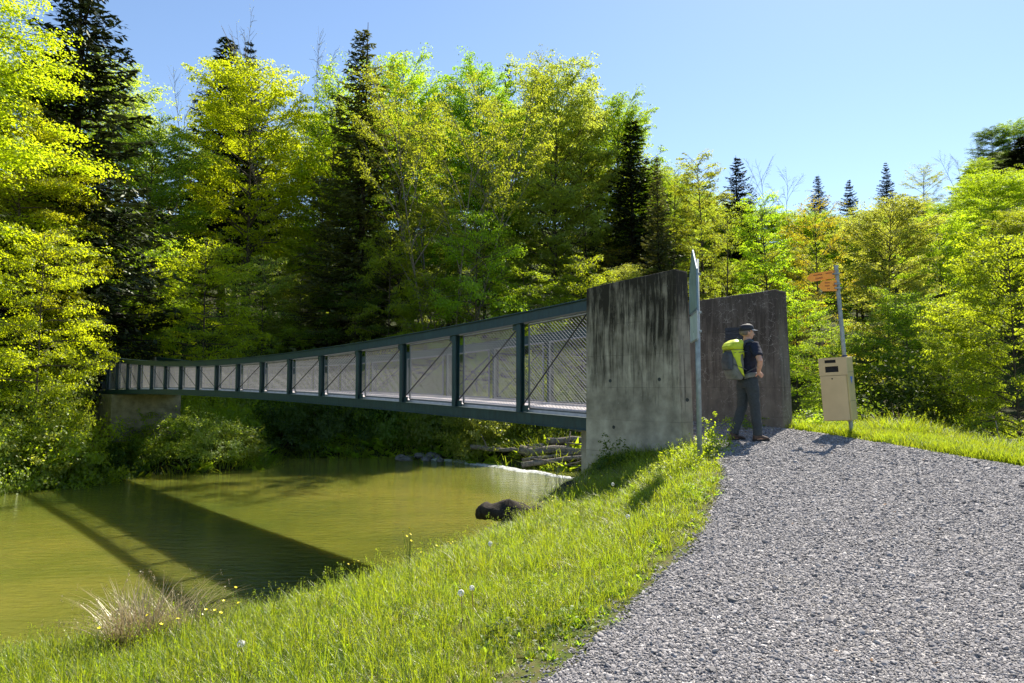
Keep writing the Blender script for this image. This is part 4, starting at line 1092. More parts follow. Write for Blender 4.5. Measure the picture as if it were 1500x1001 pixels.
# cascade of water between the banks
cas = [at(357, 640, 43.5), at(363, 650, 42.0), at(360, 660, 40.5), at(372, 668, 39.5)]
ribbon('cascade_foam', [(p.x, p.y) for p in cas], 0.5, M['foam'], None, None, WATER + 0.12, 5, 0.3)

# ------------------------------------------------------------------ rotten stump and roots on the near bank
def lumpy(name, path, radii, mat, seed, amp=0.25, k=14):
    r = np.random.default_rng(seed); m = MB(); n = len(path) * 4
    P = [Vector(p) for p in path]; q = []; rr = []
    for i in range(n):
        t = i / (n - 1) * (len(P) - 1); a = int(min(t, len(P) - 2)); q.append(P[a].lerp(P[a + 1], t - a)); rr.append(radii[a] + (radii[a + 1] - radii[a]) * (t - a))
    m.tube(q, rr, k); me = m.mesh(name, True)
    for v in me.vertices:
        nn = mnoise.noise(v.co * 5 + Vector((seed, 0, 0))) + 0.5 * mnoise.noise(v.co * 13)
        v.co += Vector((mnoise.noise(v.co * 6), mnoise.noise(v.co * 6 + Vector((9, 0, 0))), nn)) * amp * 0.2
    return link_mesh(name, me, mat)
a = at(708, 751, 8.6); b = at(745, 752, 8.3); c_ = at(790, 738, 8.6); d_ = at(840, 700, 9.8)
o = lumpy('rotten_log', [a - a, b - a, c_ - a + Vector((0, 0, -.12)), d_ - a + Vector((0, 0, -.2))], [0.095, 0.125, 0.12, 0.16], M['bark_dark'], 5, 0.35)
o.location = a; tag(o, 'black rotten log sticking out of the grassy bank over the water', 'log')
a = at(752, 757, 8.2); o = lumpy('root', [Vector((0, 0, 0)), Vector((-.12, .03, -.09)), Vector((-.24, .05, -.13))], [0.03, 0.022, 0.008], M['bark_dark'], 8, 0.1, 7)
o.location = a; tag(o, 'short black root below the rotten log on the bank', 'root')

# ------------------------------------------------------------------ gravel stones
r = np.random.default_rng(91)
def stone_mesh(i):
    bm = bmesh.new(); bmesh.ops.create_icosphere(bm, subdivisions=1, radius=0.5)
    rr = random.Random(i)
    for v in bm.verts: v.co *= rr.uniform(0.7, 1.2); v.co.z *= 0.55
    me = bpy.data.meshes.new('gravel_stone'); bm.to_mesh(me); bm.free()
    g = me.attributes.new('gray', 'FLOAT', 'POINT'); g.data.foreach_set('value', [[0.02, 0.3, 0.5, 0.72, 0.9, 0.6][i % 6] + rr.uniform(-.03, .03)] * len(me.vertices)); return me
stones = [proto('gravel_stone', stone_mesh(i), M['pebble']) for i in range(12)]
n = 1400000
gx = r.uniform(-1, 9.5, n); gy = r.uniform(1.6, 13, n)
keepp = r.uniform(0, 1, n) < np.clip(3.2 / gy, 0.1, 1.0) ** 1.15
gx, gy = gx[keepp], gy[keepp]
inframe = (gx / np.maximum(gy, .1) < 0.86)
gx, gy = gx[inframe], gy[inframe]
sd = poly_sdf(gx, gy, PATH)
kp = (sd > 0.0) | ((sd > -0.22) & (r.uniform(0, 1, len(gx)) < 0.35 * np.exp(sd * 9)))
gx, gy, sd = gx[kp], gy[kp], sd[kp]
nn = len(gx); print('gravel stones', nn)
size = r.lognormal(math.log(0.0112), 0.42, nn) * np.clip((gy / 4.5) ** 0.5, 0.85, 1.7)
size = np.where(r.uniform(0, 1, nn) < 0.004, size * 1.7, size)
gzv = np.maximum(path_z(gx, gy), ground_z(gx, gy)) + size * 0.12
scatter('gravel', np.stack([gx, gy, gzv], 1), r.uniform(0, 6.28, (nn, 3)) * np.array([0.1, 0.1, 1]), size[:, None] * r.uniform(0.75, 1.35, (nn, 3)), stones, r.choice(12, nn, p=np.array([.9, 1, 1, 1, .9, 1] * 2) / 11.6), None)

# ------------------------------------------------------------------ grass
def blade_mesh(name, nb, h, w, spread, lean, seed, mat, stiff=0.0, heads=0.0, broad=False):
    r = np.random.default_rng(seed); V = []; F = []; T = []
    for i in range(nb):
        an = r.uniform(0, 6.28); rad_ = spread * math.sqrt(r.uniform()); x, y = rad_ * math.cos(an), rad_ * math.sin(an)
        hh = h * r.uniform(0.45, 1.15); la = an + r.normal(0, 0.8); ld = np.array([math.cos(la), math.sin(la), 0]); sd_ = np.array([-ld[1], ld[0], 0])
        le = lean * r.uniform(0.2, 1.6); ww = w * r.uniform(0.7, 1.3); k = 4
        base = np.array([x, y, -0.02]); s0 = len(V); tt = r.uniform(0, 1)
        for q in range(k):
            g = q / k; c = base + ld * hh * le * g ** 2 + np.array([0, 0, hh * (g - 0.25 * le * g ** 3)]); wq = ww * (1 - g ** 2 * 0.8) * (1.0 if not broad else (0.4 + 1.6 * math.sin(math.pi * (g * .8 + .15))))
            V += [c - sd_ * wq / 2, c + sd_ * wq / 2]; T += [tt, tt]
        V.append(base + ld * hh * le + np.array([0, 0, hh * (1 - 0.25 * le)])); T.append(tt)
        for q in range(k - 1): F.append((s0 + 2 * q, s0 + 2 * q + 1, s0 + 2 * q + 3, s0 + 2 * q + 2))
        e = s0 + 2 * (k - 1); F.append((e, e + 1, s0 + 2 * k, s0 + 2 * k))
        F[-1] = (e, e + 1, s0 + 2 * k)
        if heads and r.uniform() < heads:
            tip = np.array(V[-1]); hl = 0.05
            for q in range(7):
                c = tip + np.array([r.normal(0, .004), r.normal(0, .004), -hl * q / 7 + .01]); dd = r.normal(0, 1, 3); dd[2] = abs(dd[2]) + .8; dd *= 0.014 / np.linalg.norm(dd); bb_ = r.normal(0, 0.002, 3)
                s1 = len(V); V += [c, c + dd * .5 + bb_, c + dd, c + dd * .5 - bb_]; T += [0.9] * 4; F.append((s1, s1 + 1, s1 + 2, s1 + 3))
    me = bpy.data.meshes.new(name); me.from_pydata([tuple(v) for v in V], [], F); me.update(); fattr(me, 'tint', T)
    return proto(name, me, mat)
G = [blade_mesh('grass_tuft', 26, 0.17, 0.0052, 0.07, 0.45, 1, M['grass']),
     blade_mesh('grass_tuft', 26, 0.21, 0.0050, 0.08, 0.6, 2, M['grass']),
     blade_mesh('grass_tuft', 22, 0.13, 0.0060, 0.08, 0.8, 3, M['grass']),
     blade_mesh('grass_tuft', 20, 0.27, 0.0055, 0.06, 0.5, 4, M['grass'], heads=0.2),
     blade_mesh('broad_leaf', 12, 0.11, 0.022, 0.07, 1.1, 5, M['leaf_green'], broad=True),
     blade_mesh('dry_tuft', 10, 0.15, 0.004, 0.08, 0.9, 6, M['dry']),
     blade_mesh('lawn_tuft', 30, 0.06, 0.004, 0.07, 0.6, 7, M['grass'])]
n = 230000
x = r.uniform(-10, 9.5, n); y = r.uniform(1.0, 15.5, n)
sc_ = poly_sdf(x, y, BANK); sp_ = -poly_sdf(x, y, PATH)
far_thin = np.clip(5.5 / np.hypot(x, y), 0.30, 1)
edge = vnoise(x, y, 5, 31) * 0.12
kp = (sc_ > -2.2) & (sp_ + edge > 0.03) & (r.uniform(0, 1, n) < far_thin) & (np.abs(x) < 0.8 * y + 1.5)
# fewer tufts right along the gravel
kp &= (r.uniform(0, 1, n) < np.clip(0.22 + sp_ / 0.45, 0, 1))
inwall = lambda X, Y: (((X - PB.x) * UB.x + (Y - PB.y) * UB.y > -1.65) & ((X - PB.x) * UB.x + (Y - PB.y) * UB.y < 0.3) & ((((X - PB.x) * NB.x + (Y - PB.y) * NB.y > -0.12) & ((X - PB.x) * NB.x + (Y - PB.y) * NB.y < 0.18)) | (((X - PB.x) * NB.x + (Y - PB.y) * NB.y > 2.72) & ((X - PB.x) * NB.x + (Y - PB.y) * NB.y < 3.08))))
kp &= ~inwall(x, y)
x, y, sc_, sp_ = x[kp], y[kp], sc_[kp], sp_[kp]; nn = len(x); print('grass tufts', nn)
rightv = x > 4.6
patch = vnoise(x, y, 1.3, 41); patch2 = vnoise(x, y, 3.1, 42)
idx = r.choice(4, nn, p=[.30, .30, .18, .22])
u_ = r.uniform(0, 1, nn)
idx = np.where(u_ < 0.10 + 0.12 * (patch2 > 0.35), 4, idx); idx = np.where((u_ > 0.93 - 0.15 * (patch2 < -0.5)), 5, idx)
mown = rightv & (sp_ < 1.1) 
idx = np.where(mown & (u_ > 0.15), 6, idx)
hs = 0.70 + 0.26 * patch + 0.14 * patch2 + r.uniform(-.18, .28, nn)
hs *= np.where(rightv, 1.0, np.clip(0.62 + sc_ / 1.2, 0.62, 1.0))
hs *= np.clip(0.45 + sp_ / 0.9, 0.4, 1.0)
hs = np.where(rightv & (sp_ > 1.1), hs * 1.25, hs); hs = np.where(mown, 1.0, hs)
ws = hs * np.clip(np.hypot(x, y) / 5.5, 0.9, 1.5)
scatter('meadow_grass', np.stack([x, y, ground_z(x, y)], 1), np.stack([r.normal(0, .14, nn), r.normal(0, .14, nn), r.uniform(0, 6.28, nn)], 1), np.stack([ws, ws, hs], 1), G, idx, None)

# grass and ivy along the far bank
n = 9000
x = r.uniform(-30, 20, n); y = r.uniform(18, 50, n); sf_ = poly_sdf(x, y, FAR)
kp = (sf_ > -0.6) & (sf_ < 9); x, y = x[kp], y[kp]; nn = len(x)
s_ = r.uniform(2.5, 5, nn)
scatter('bank_undergrowth', np.stack([x, y, ground_z(x, y)], 1), np.stack([r.normal(0, .2, nn), r.normal(0, .2, nn), r.uniform(0, 6.28, nn)], 1), np.stack([s_ * 1.6, s_ * 1.6, s_], 1), [G[2], G[4], G[1]], r.choice(3, nn, p=[.3, .45, .25]), None)

# ------------------------------------------------------------------ flowers and single plants on the near bank
yel = simple('buttercup_yellow', (0.95, 0.78, 0.01), 0.4, 0, 50, 0.1); stemm = simple('flower_stem', (0.10, 0.16, 0.02), 0.6, 0, 50, 0.2)
white = simple('seed_white', (0.75, 0.74, 0.70), 0.9, 0, 80, 0.15); brownst = simple('dandelion_stem', (0.30, 0.16, 0.07), 0.6, 0, 50, 0.2)
def near_pt(px, py):
    """point on the bank surface under a pixel"""
    for Y in np.arange(2.2, 14, 0.04):
        p = at(px, py, Y)
        if gz(p.x, p.y) >= p.z: return p
    return at(px, py, 6)
def buttercup(nflow, hgt, seed):
    rr = random.Random(seed); sm = MB(); heads = []
    root = []
    for i in range(nflow):
        a = rr.uniform(0, 6.28); sp = rr.uniform(0.02, 0.09); h = hgt * rr.uniform(.75, 1.05)
        sm.tube([(0, 0, -.02), (sp * .4 * math.cos(a), sp * .4 * math.sin(a), h * .55), (sp * math.cos(a), sp * math.sin(a), h)], 0.0016, 4, False)
        fm = MB(); c = Vector((sp * math.cos(a), sp * math.sin(a), h)); tl = Vector((rr.uniform(-.5, .5), rr.uniform(-.9, .1), 1)).normalized()
        e1 = tl.cross(Vector((1, 0, 0))).normalized(); e2 = tl.cross(e1)
        for p in range(5):
            an = p * 1.2566 + rr.uniform(-.1, .1); d = e1 * math.cos(an) + e2 * math.sin(an); s = tl.cross(d)
            fm.add([c, c + d * .007 + s * .006 + tl * .002, c + d * .013 + tl * .006, c + d * .007 - s * .006 + tl * .002], [(0, 1, 2, 3)])
        heads.append(fm.mesh('flower_head'))
    return sm.mesh('stem'), heads
bc = [buttercup(1, .28, 1), buttercup(2, .33, 2), buttercup(3, .38, 3), buttercup(5, .45, 4)]
def put_flower(kind, px, py, label, group, s=1.0):
    p = near_pt(px, py + 14); z = gz(p.x, p.y); e = empty('buttercup', (p.x, p.y, z), label, 'flower', group, random.uniform(0, 6)); e.scale = (s, s, s)
    st, hd = bc[kind]; link_mesh('stem', st, stemm, e)
    for h in hd: link_mesh('flower_head', h, yel, e)
put_flower(3, 600, 800, 'tall cluster of five buttercups standing out against the water above the left meadow', None, 1.0)
put_flower(1, 652, 800, 'pair of buttercups against the water, right of the tall cluster', None, 1.0)
put_flower(2, 345, 872, 'three buttercups at the meadow edge over the bridge shadow', None, .8)
for px, py in [(195, 950), (215, 962), (250, 968), (130, 980), (520, 832), (355, 905), (338, 955), (330, 925), (395, 905), (270, 972), (880, 713), (893, 713), (830, 735), (855, 770), (790, 752), (801, 750), (812, 753), (838, 752), (858, 748), (300, 940), (545, 865), (610, 838), (505, 850), (980, 700), (700, 800), (660, 820), (445, 930), (470, 905)]:
    put_flower(random.choice([0, 0, 1]), px, py, 'small buttercup flowering among the meadow grass', 'buttercups scattered in the meadow', random.uniform(.75, 1.0))
def dandelion(px, py, h, label, s=1.0):
    p = near_pt(px, py); 
    Y = p.y - 0.05; q = at(px, py, Y); z = gz(q.x, Y); h = max(q.z - z, 0.12) if h is None else h
    e = empty('dandelion', (q.x, Y, z), label, 'flower'); m = MB(); m.tube([(0, 0, -.02), (.008, 0, h * .5), (0, 0, h)], 0.0025, 5, False); m.build('stem', brownst, e)
    rr = np.random.default_rng(int(px)); m = MB()
    for i in range(150):
        v = rr.normal(0, 1, 3); v /= np.linalg.norm(v); v = Vector(v); c = Vector((0, 0, h)); tip = c + v * .019 * s; a = v.cross(Vector((.3, .5, .8))).normalized() * .0032 * s; b = v.cross(a).normalized() * .0032 * s
        m.add([tip + a, tip + b, tip - a, tip - b], [(0, 1, 2, 3)])
    for i in range(1): m.tube([(0, 0, h - .004), (0, 0, h + .004)], [.005, .004], 6)
    m.build('seed_head', white, e)
dandelion(675, 931, 0.24, 'dandelion clock with a round white seed head low in the meadow', 1.0)
dandelion(691, 921, 0.24, 'half blown dandelion just right of the round white seed head', .8)
dandelion(718, 783, 0.22, 'white dandelion clock in the grass below the rotten log', 1.1)
dandelion(920, 787, 0.18, 'whitish seed head in the grass near the path edge', 1.0)
dandelion(352, 983, 0.16, 'flattened white seed head at the bottom left of the meadow', 1.1)
dandelion(898, 735, 0.2, 'pale seed head in the grass below the left concrete wall', 1.0)

# fallen leaves and twigs on the gravel
lr_ = np.random.default_rng(77); n_l = 170
lx = lr_.uniform(-0.3, 7, n_l); ly = lr_.uniform(2.6, 11, n_l); ok_ = poly_sdf(lx, ly, PATH) > 0.02; lx, ly = lx[ok_], ly[ok_]
lit = []
for q, mt in enumerate((simple('fallen_leaf', (0.22, 0.12, 0.05), 0.8), M['dry'])):
    V_ = np.array([[-.5, 0, 0], [0, .22 if q == 0 else .03, .06], [.5, 0, 0.02], [0, -.22 if q == 0 else -.03, .08]]); lm_ = np_mesh('fallen_leaf', V_, np.array([[0, 1, 2, 3]])); fattr(lm_, 'tint', [.5] * 4); lit.append(proto('fallen_leaf', lm_, mt))
scatter('leaf_litter', np.stack([lx, ly, np.maximum(path_z(lx, ly), ground_z(lx, ly)) + 0.014], 1), np.stack([lr_.normal(0, .3, len(lx)), lr_.normal(0, .3, len(lx)), lr_.uniform(0, 6.28, len(lx))], 1), lr_.uniform(.02, .055, (len(lx), 1)) * np.ones((1, 3)), lit, lr_.choice(2, len(lx)), None)

# dry grass tussock by the water
def tussock(px, py, Y, nb, h, spread, label, mat, seed, lean=0.8):
    p = at(px, py, Y) if Y else near_pt(px, py); Y = p.y; o = blade_mesh('dry_tussock', nb, h, 0.006, spread, lean, seed, mat, heads=0.3); COL.objects.link(o)
    o.location = (p.x, Y, gz(p.x, Y) - 0.02); return tag(o, label, 'grass tussock')
tussock(200, 952, None, 420, 0.50, 0.17, 'dry straw-coloured grass tussock at the water edge on the left', M['dry'], 61, 0.7)
tussock(262, 934, None, 220, 0.40, 0.14, 'smaller dry tussock right beside the big straw-coloured one', M['dry'], 62, 0.8)
tussock(830, 715, 9.6, 46, 0.55, 0.3, 'dry stalks above the rotten log beside the left wall', M['dry'], 63, 0.5)
tussock(1300, 640, 12.2, 60, 0.5, 0.35, 'brown dry stalks on the verge right of the litter bin', M['dry'], 64, 0.7)

# leafy weeds round the signboard post and walls
for (px, py, Y, H, W, lm, lab) in [
    (1046, 645, 9.9, 0.62, 0.50, 'leaf_bright', 'bright leafy weed at the corner of the left wall beside the path'),
    (1052, 662, 9.5, 0.30, 0.45, 'leaf_bright', 'low leafy weed between the left wall and the hiker'),
    (990, 690, 8.7, 0.5, 0.5, 'leaf_bright', 'leafy weed at the foot of the signboard, on its left'),
    (1028, 690, 8.7, 0.40, 0.45, 'leaf_bright', 'leafy weed at the foot of the signboard, on its right'),
    (962, 715, 8.2, 0.40, 0.45, 'leaf_pale', 'pale weed left of the signboard shadow'),
    (900, 668, 10.4, 0.6, 0.6, 'leaf_dark', 'dark weed in the shade at the foot of the left wall'),
    (1095, 610, 12.2, 0.35, 0.8, 'leaf_green', 'green weeds at the foot of the right wall behind the hiker'),
    (1185, 625, 12.3, 0.5, 0.6, 'leaf_bright', 'flowering weed right of the right wall corner'),
    (1215, 630, 12.2, 0.45, 0.6, 'leaf_bright', 'bright weed on the verge left of the bin post'),
    (800, 880, 4.4, 0.26, 0.4, 'leaf_green', 'dark broad-leaved weed low in the meadow by the path'),
    (850, 915, 3.9, 0.24, 0.36, 'leaf_green', 'dark weed at the gravel edge near the bottom of the photo'),
    (620, 960, 3.9, 0.20, 0.34, 'leaf_green', 'green weed in the meadow left of the dandelion clocks'),
    (760, 940, 3.8, 0.24, 0.40, 'leaf_dark', 'dark leafy patch right of the dandelion clocks near the bottom'),
    (880, 800, 5.6, 0.20, 0.34, 'leaf_green', 'low green weed in the meadow halfway along the path edge'),
    (480, 975, 4.0, 0.18, 0.34, 'leaf_dark', 'dark weed at the bottom of the meadow left of the middle'),
    (960, 770, 6.3, 0.24, 0.36, 'leaf_dark', 'dark leafy clump in the meadow near the shadow of the signboard'),
    (380, 900, 4.7, 0.16, 0.30, 'leaf_green', 'green weed near the water edge right of the dry tussocks'),
    (1020, 730, 7.0, 0.3, 0.4, 'leaf_green', 'low weed where the meadow meets the gravel below the signboard')]:
    bush('bush_c', px, py, Y, W, H, lm, lab, cat='plant', name='weed')

# low post and rail fence beyond the verge at the right edge
for i, (px, Y) in enumerate([(1494, 17.5), (1452, 19.0)]):
    p = at(px, 640, Y); z0 = gz(p.x, Y); m = MB(); m.tube([(0, 0, -.2), (0, 0, max(0.6, at(px, 633, Y).z - z0))], 0.06, 8)
    o = m.build('fence_post', M['bark_dark']); o.location = (p.x, Y, z0); tag(o, 'dark wooden fence post beyond the verge %s' % ('at the right edge' if i == 0 else 'under the bushy maple'), 'post')
for i, (py, ya, yb) in enumerate([(648, 17.6, 19.1), (655, 17.4, 18.8), (662, 17.2, 18.6)]):
    a_, b_ = at(1510, py, ya), at(1445, py - 1, yb); log(a_, b_, 0.05, 0.045, ['upper', 'middle', 'lowest'][i] + ' grey rail of the low fence beyond the verge at the right', 70 + i, 'fence_rail')

# ------------------------------------------------------------------ the hiker
PX, PY = 3.60, 10.45
HEAD = R(20)
pz = float(path_z(np.array([PX]), np.array([PY]))[0]) + 0.012
person = empty('person', (PX, PY, pz), 'hiker in dark cap, navy T-shirt and grey trousers, hand on hip, looking right', 'person', None, HEAD)
def ell_tube(m, pts, radii, k=16):
    """loft of horizontal-ish elliptic rings: pts (x,y,z), radii (rx, ry)"""
    rings = []
    for (x, y, z), (a, b) in zip(pts, radii):
        rings.append([Vector((x + a * math.cos(2 * math.pi * j / k), y + b * math.sin(2 * math.pi * j / k), z)) for j in range(k)])
    m.loft(rings)
def finish(mb, name, mat, parent, voxel=0.008, smooth=6, folds=0.0, fs=14.0, seed=0):
    me = mb.mesh(name); o = bpy.data.objects.new(name, me); COL.objects.link(o)
    md = o.modifiers.new('r', 'REMESH'); md.mode = 'VOXEL'; md.voxel_size = voxel; md.use_smooth_shade = True
    ms = o.modifiers.new('s', 'SMOOTH'); ms.iterations = smooth; ms.factor = 0.5
    bpy.context.view_layer.update(); dg = bpy.context.evaluated_depsgraph_get()
    me2 = bpy.data.meshes.new_from_object(o.evaluated_get(dg)); o.modifiers.clear(); o.data = me2; me2.name = name
    if folds:
        for v in me2.vertices:
            c = v.co; nn = mnoise.noise(Vector((c.x * fs, c.y * fs, c.z * fs * 1.5 + seed))) + .5 * mnoise.noise(Vector((c.x * fs * .5, c.y * fs * .5, c.z * fs * 2.4 + seed)))
            v.co = c + v.normal * folds * nn
    me2.materials.clear(); me2.materials.append(mat); me2.polygons.foreach_set('use_smooth', [True] * len(me2.polygons))
    o.parent = parent; return o
# local frame: +x is where he looks, +y his left side
skin = NT('skin'); sk_f = skin.noise(skin.coord(), 20, 3)
skin.principled(skin.ramp(sk_f, [(0.3, (0.50, 0.27, 0.18)), (0.7, (0.60, 0.35, 0.25))]), 0.5, 0, None, 0.4, Subsurface_Weight=0.1); skin = skin.m
navy = simple('navy_cotton', (0.008, 0.012, 0.030), 0.85, 0, 60, 0.3); trou = simple('grey_trousers', (0.032, 0.040, 0.045), 0.85, 0, 40, 0.25)
shoe = simple('brown_boot', (0.075, 0.045, 0.032), 0.7, 0, 40, 0.3); sole = simple('boot_sole', (0.02, 0.018, 0.016), 0.8)
capm = simple('navy_cap', (0.012, 0.014, 0.022), 0.7, 0, 50, 0.25); capw = simple('cap_peak_grey', (0.30, 0.30, 0.31), 0.6, 0, 50, 0.15)
hairm = simple('grey_hair', (0.16, 0.13, 0.11), 0.8, 0, 80, 0.3)
# joints: right leg (y<0) straight under him, left leg a little back
hipR, kneeR, ankR = Vector((0.0, -0.085, 0.90)), Vector((0.045, -0.10, 0.49)), Vector((0.075, -0.12, 0.10))
hipL, kneeL, ankL = Vector((0.0, 0.085, 0.90)), Vector((-0.01, 0.13, 0.50)), Vector((-0.155, 0.15, 0.11))
shR, elR, wrR = Vector((-0.015, -0.195, 1.425)), Vector((-0.05, -0.355, 1.185)), Vector((0.015, -0.232, 1.025))
shL, elL, wrL = Vector((-0.015, 0.195, 1.425)), Vector((-0.07, 0.33, 1.18)), Vector((0.06, 0.24, 1.0))
b = MB()
ell_tube(b, [(0, 0, .84), (0, 0, .93), (.005, 0, 1.02), (.0, 0, 1.12), (-.01, 0, 1.25), (-.02, 0, 1.36), (-.02, 0, 1.43), (-.012, 0, 1.475)], [(.09, .13), (.115, .165), (.105, .15), (.105, .145), (.115, .165), (.11, .18), (.085, .165), (.055, .09)])
b.tube([(-.012, 0, 1.44), (.0, 0, 1.50), (.012, 0, 1.56)], [.062, .056, .058], 14)
for (h_, k_, a_) in ((hipR, kneeR, ankR), (hipL, kneeL, ankL)):
    b.tube([h_, h_.lerp(k_, .5), k_, k_.lerp(a_, .3), a_, a_ - Vector((0, 0, .06))], [.088, .074, .056, .056, .038, .04], 14)
    b.tube([a_ + Vector((-.05, 0, -.06)), a_ + Vector((.04, 0, -.065)), a_ + Vector((.14, 0, -.08))], [.035, .04, .028], 10)
for (s_, e_, w_, sg) in ((shR, elR, wrR, -1), (shL, elL, wrL, 1)):
    b.tube([s_, s_.lerp(e_, .5), e_, e_.lerp(w_, .3), w_], [.056, .048, .040, .041, .027], 12)
    # hand on the hip: palm against the side, fingers to the front, thumb behind
    pd = Vector((.80, -sg * .30, -.42)).normalized(); up = Vector((.6, 0, .75)).normalized()
    p1 = w_ + pd * .045; p2 = w_ + pd * .09
    b.tube([w_, p1, p2], [(.026, .020), (.024, .040), (.018, .042)], 12)
    for f_ in range(4):
        o_ = Vector((0.62, 0, 0.75)) * (.027 - .018 * f_); L_ = [.070, .078, .072, .056][f_]
        q0 = p2 + o_ - pd * .01; q1 = q0 + pd * L_ * .45; q2 = q1 + (pd + Vector((0, -sg * .45, -.1))).normalized() * L_ * .35; q3 = q2 + (pd + Vector((0, -sg * .9, -.2))).normalized() * L_ * .25
        b.tube([q0, q1, q2, q3], [.0095, .009, .0085, .007], 8)
    b.tube([w_ + Vector((-.01, 0, .0)) + pd * .02, w_ + Vector((-.035, -sg * .01, -.025)) + pd * .02, w_ + Vector((-.05, -sg * .02, -.055)) + pd * .02], [.012, .0105, .008], 8)
# head: skull, face, jaw, nose, ears
HT = Matrix.Translation((.01, 0, 0)) @ Matrix.Rotation(R(-14), 4, 'Z') @ Matrix.Translation((-.01, 0, 0))
def head_turn(mb, n0=0):
    for i in range(n0, len(mb.v)): mb.v[i] = tuple(HT @ Vector(mb.v[i]))
def blob(mb, c, rx, ry, rz, k=16, n=10, rot=0.0):
    rings = []
    for i in range(1, n):
        th = math.pi * i / n; z = -math.cos(th) * rz; rr = math.sin(th)
        ring = []
        for j in range(k):
            a = 2 * math.pi * j / k; p = Vector((rx * rr * math.cos(a), ry * rr * math.sin(a), z)); p = Matrix.Rotation(rot, 3, 'Y') @ p; ring.append(p + Vector(c))
        rings.append(ring)
    mb.loft(rings)
n_head = len(b.v); blob(b, (.005, 0, 1.665), .100, .078, .095); blob(b, (.045, 0, 1.615), .058, .058, .072, rot=.25)
blob(b, (.066, 0, 1.570), .036, .040, .028)
b.tube([(.092, 0, 1.655), (.108, 0, 1.632), (.121, 0, 1.612), (.100, 0, 1.603)], [.010, .013, .015, .012], 8)
b.tube([(.094, -.018, 1.583), (.103, 0, 1.583), (.094, .018, 1.583)], [.006, .009, .006], 6)
b.tube([(.088, -.035, 1.668), (.100, 0, 1.668), (.088, .035, 1.668)], [.008, .010, .008], 6)
for sg in (-1, 1): blob(b, (.0, sg * .080, 1.628), .018, .008, .031, 10, 8, -.2)
head_turn(b, n_head); body = finish(b, 'body', skin, person, 0.0065, 4)
# eyes
for sg in (-1, 1):
    m = MB(); blob(m, (.090, sg * .030, 1.650), .011, .012, .010, 10, 8); head_turn(m); m.build('eye', simple('eye_white', (0.6, 0.58, 0.55), 0.2), person, smooth=True)
    m = MB(); blob(m, (.099, sg * .031, 1.650), .004, .005, .005, 8, 6); head_turn(m); m.build('pupil', simple('eye_dark', (0.02, 0.015, 0.01), 0.2), person, smooth=True)
# T-shirt
t = MB()
ell_tube(t, [(0, 0, .955), (.003, 0, 1.02), (.0, 0, 1.12), (-.01, 0, 1.25), (-.02, 0, 1.37), (-.02, 0, 1.44), (-.012, 0, 1.485)], [(.128, .175), (.120, .162), (.118, .155), (.125, .172), (.12, .19), (.095, .178), (.066, .096)])
for (s_, e_) in ((shR, elR), (shL, elL)):
    dd = (e_ - s_); t.tube([s_ + Vector((0, 0, -.01)) - dd * .15, s_ + dd * .2, s_ + dd * .68], [.072, .074, .071], 14)
finish(t, 't_shirt', navy, person, 0.009, 4, 0.007, 11, 2)
# trousers
t = MB()
ell_tube(t, [(0, 0, .80), (-.01, 0, .87), (-.008, 0, .93), (.0, 0, .99)], [(.11, .15), (.128, .178), (.127, .178), (.118, .165)])
for (h_, k_, a_) in ((hipR, kneeR, ankR), (hipL, kneeL, ankL)):
    t.tube([h_ + Vector((-.005, 0, .02)), h_.lerp(k_, .3), h_.lerp(k_, .7), k_, k_.lerp(a_, .35), k_.lerp(a_, .8), a_ + Vector((-.005, 0, -.025))], [.103, .099, .084, .077, .074, .068, .069], 16)
finish(t, 'trousers', trou, person, 0.009, 4, 0.010, 8, 5)
# boots
for (a_, yw) in ((ankR, 0.0), (ankL, 0.15)):
    t = MB()
    t.tube([a_ + Vector((-.008, 0, .03)), a_ + Vector((-.01, 0, -.03)), a_ + Vector((-.005, 0, -.06))], [.050, .048, .046], 12)
    c0 = a_ - Vector((0, 0, a_.z))
    rings = []
    for (x_, w_, h_) in ((-.085, .028, .05), (-.075, .038, .075), (-.03, .042, .095), (.04, .044, .085), (.10, .050, .062), (.155, .047, .045), (.185, .030, .030)):
        rings.append([c0 + Vector((x_, w_ * math.cos(q), max(.012, .012 + h_ * (.5 + .5 * math.sin(q))))) for q in [2 * math.pi * j / 14 for j in range(14)]])
    t.loft(rings); bo = finish(t, 'boot', shoe, person, 0.007, 3)
    t = MB()
    prof = [(-.09, .030), (-.06, .040), (0, .040), (.08, .050), (.14, .050), (.185, .034), (.195, .0)]
    poly = [c0 + Vector((x_, w_, 0)) for x_, w_ in prof] + [c0 + Vector((x_, -w_, 0)) for x_, w_ in prof[::-1][1:]]
    t.prism(poly, Vector((0, 0, .022))); t.build('sole', sole, bo)
# hair at the neck and temples, cap
t = MB(); blob(t, (-.006, 0, 1.652), .104, .083, .080); h_ = finish(t, 'hair', hairm, person, 0.008, 2, 0.003, 60)
bm = bmesh.new(); bm.from_mesh(h_.data); bmesh.ops.delete(bm, geom=[v for v in bm.verts if v.co.x > .035 or v.co.z < 1.595 or (v.co.x > -.01 and v.co.z < 1.64)], context='VERTS'); bm.to_mesh(h_.data); bm.free(); h_.data.transform(HT)
t = MB()
rings = []
for (z_, s_) in ((1.672, 1.0), (1.70, 1.0), (1.73, .95), (1.755, .80), (1.772, .5), (1.778, .12)):
    rings.append([Vector((.004 + .111 * s_ * math.cos(q), .090 * s_ * math.sin(q), z_ - .012 * math.cos(q) * -1 * (1 if z_ < 1.7 else .3))) for q in [2 * math.pi * j / 24 for j in range(24)]])
t.loft(rings); t.tube([(0.004, 0, 1.777), (.004, 0, 1.784)], [.008, .005], 8)
head_turn(t); cap = t.build('cap', capm, person, smooth=True)
t = MB(); n_ = 12; V = []
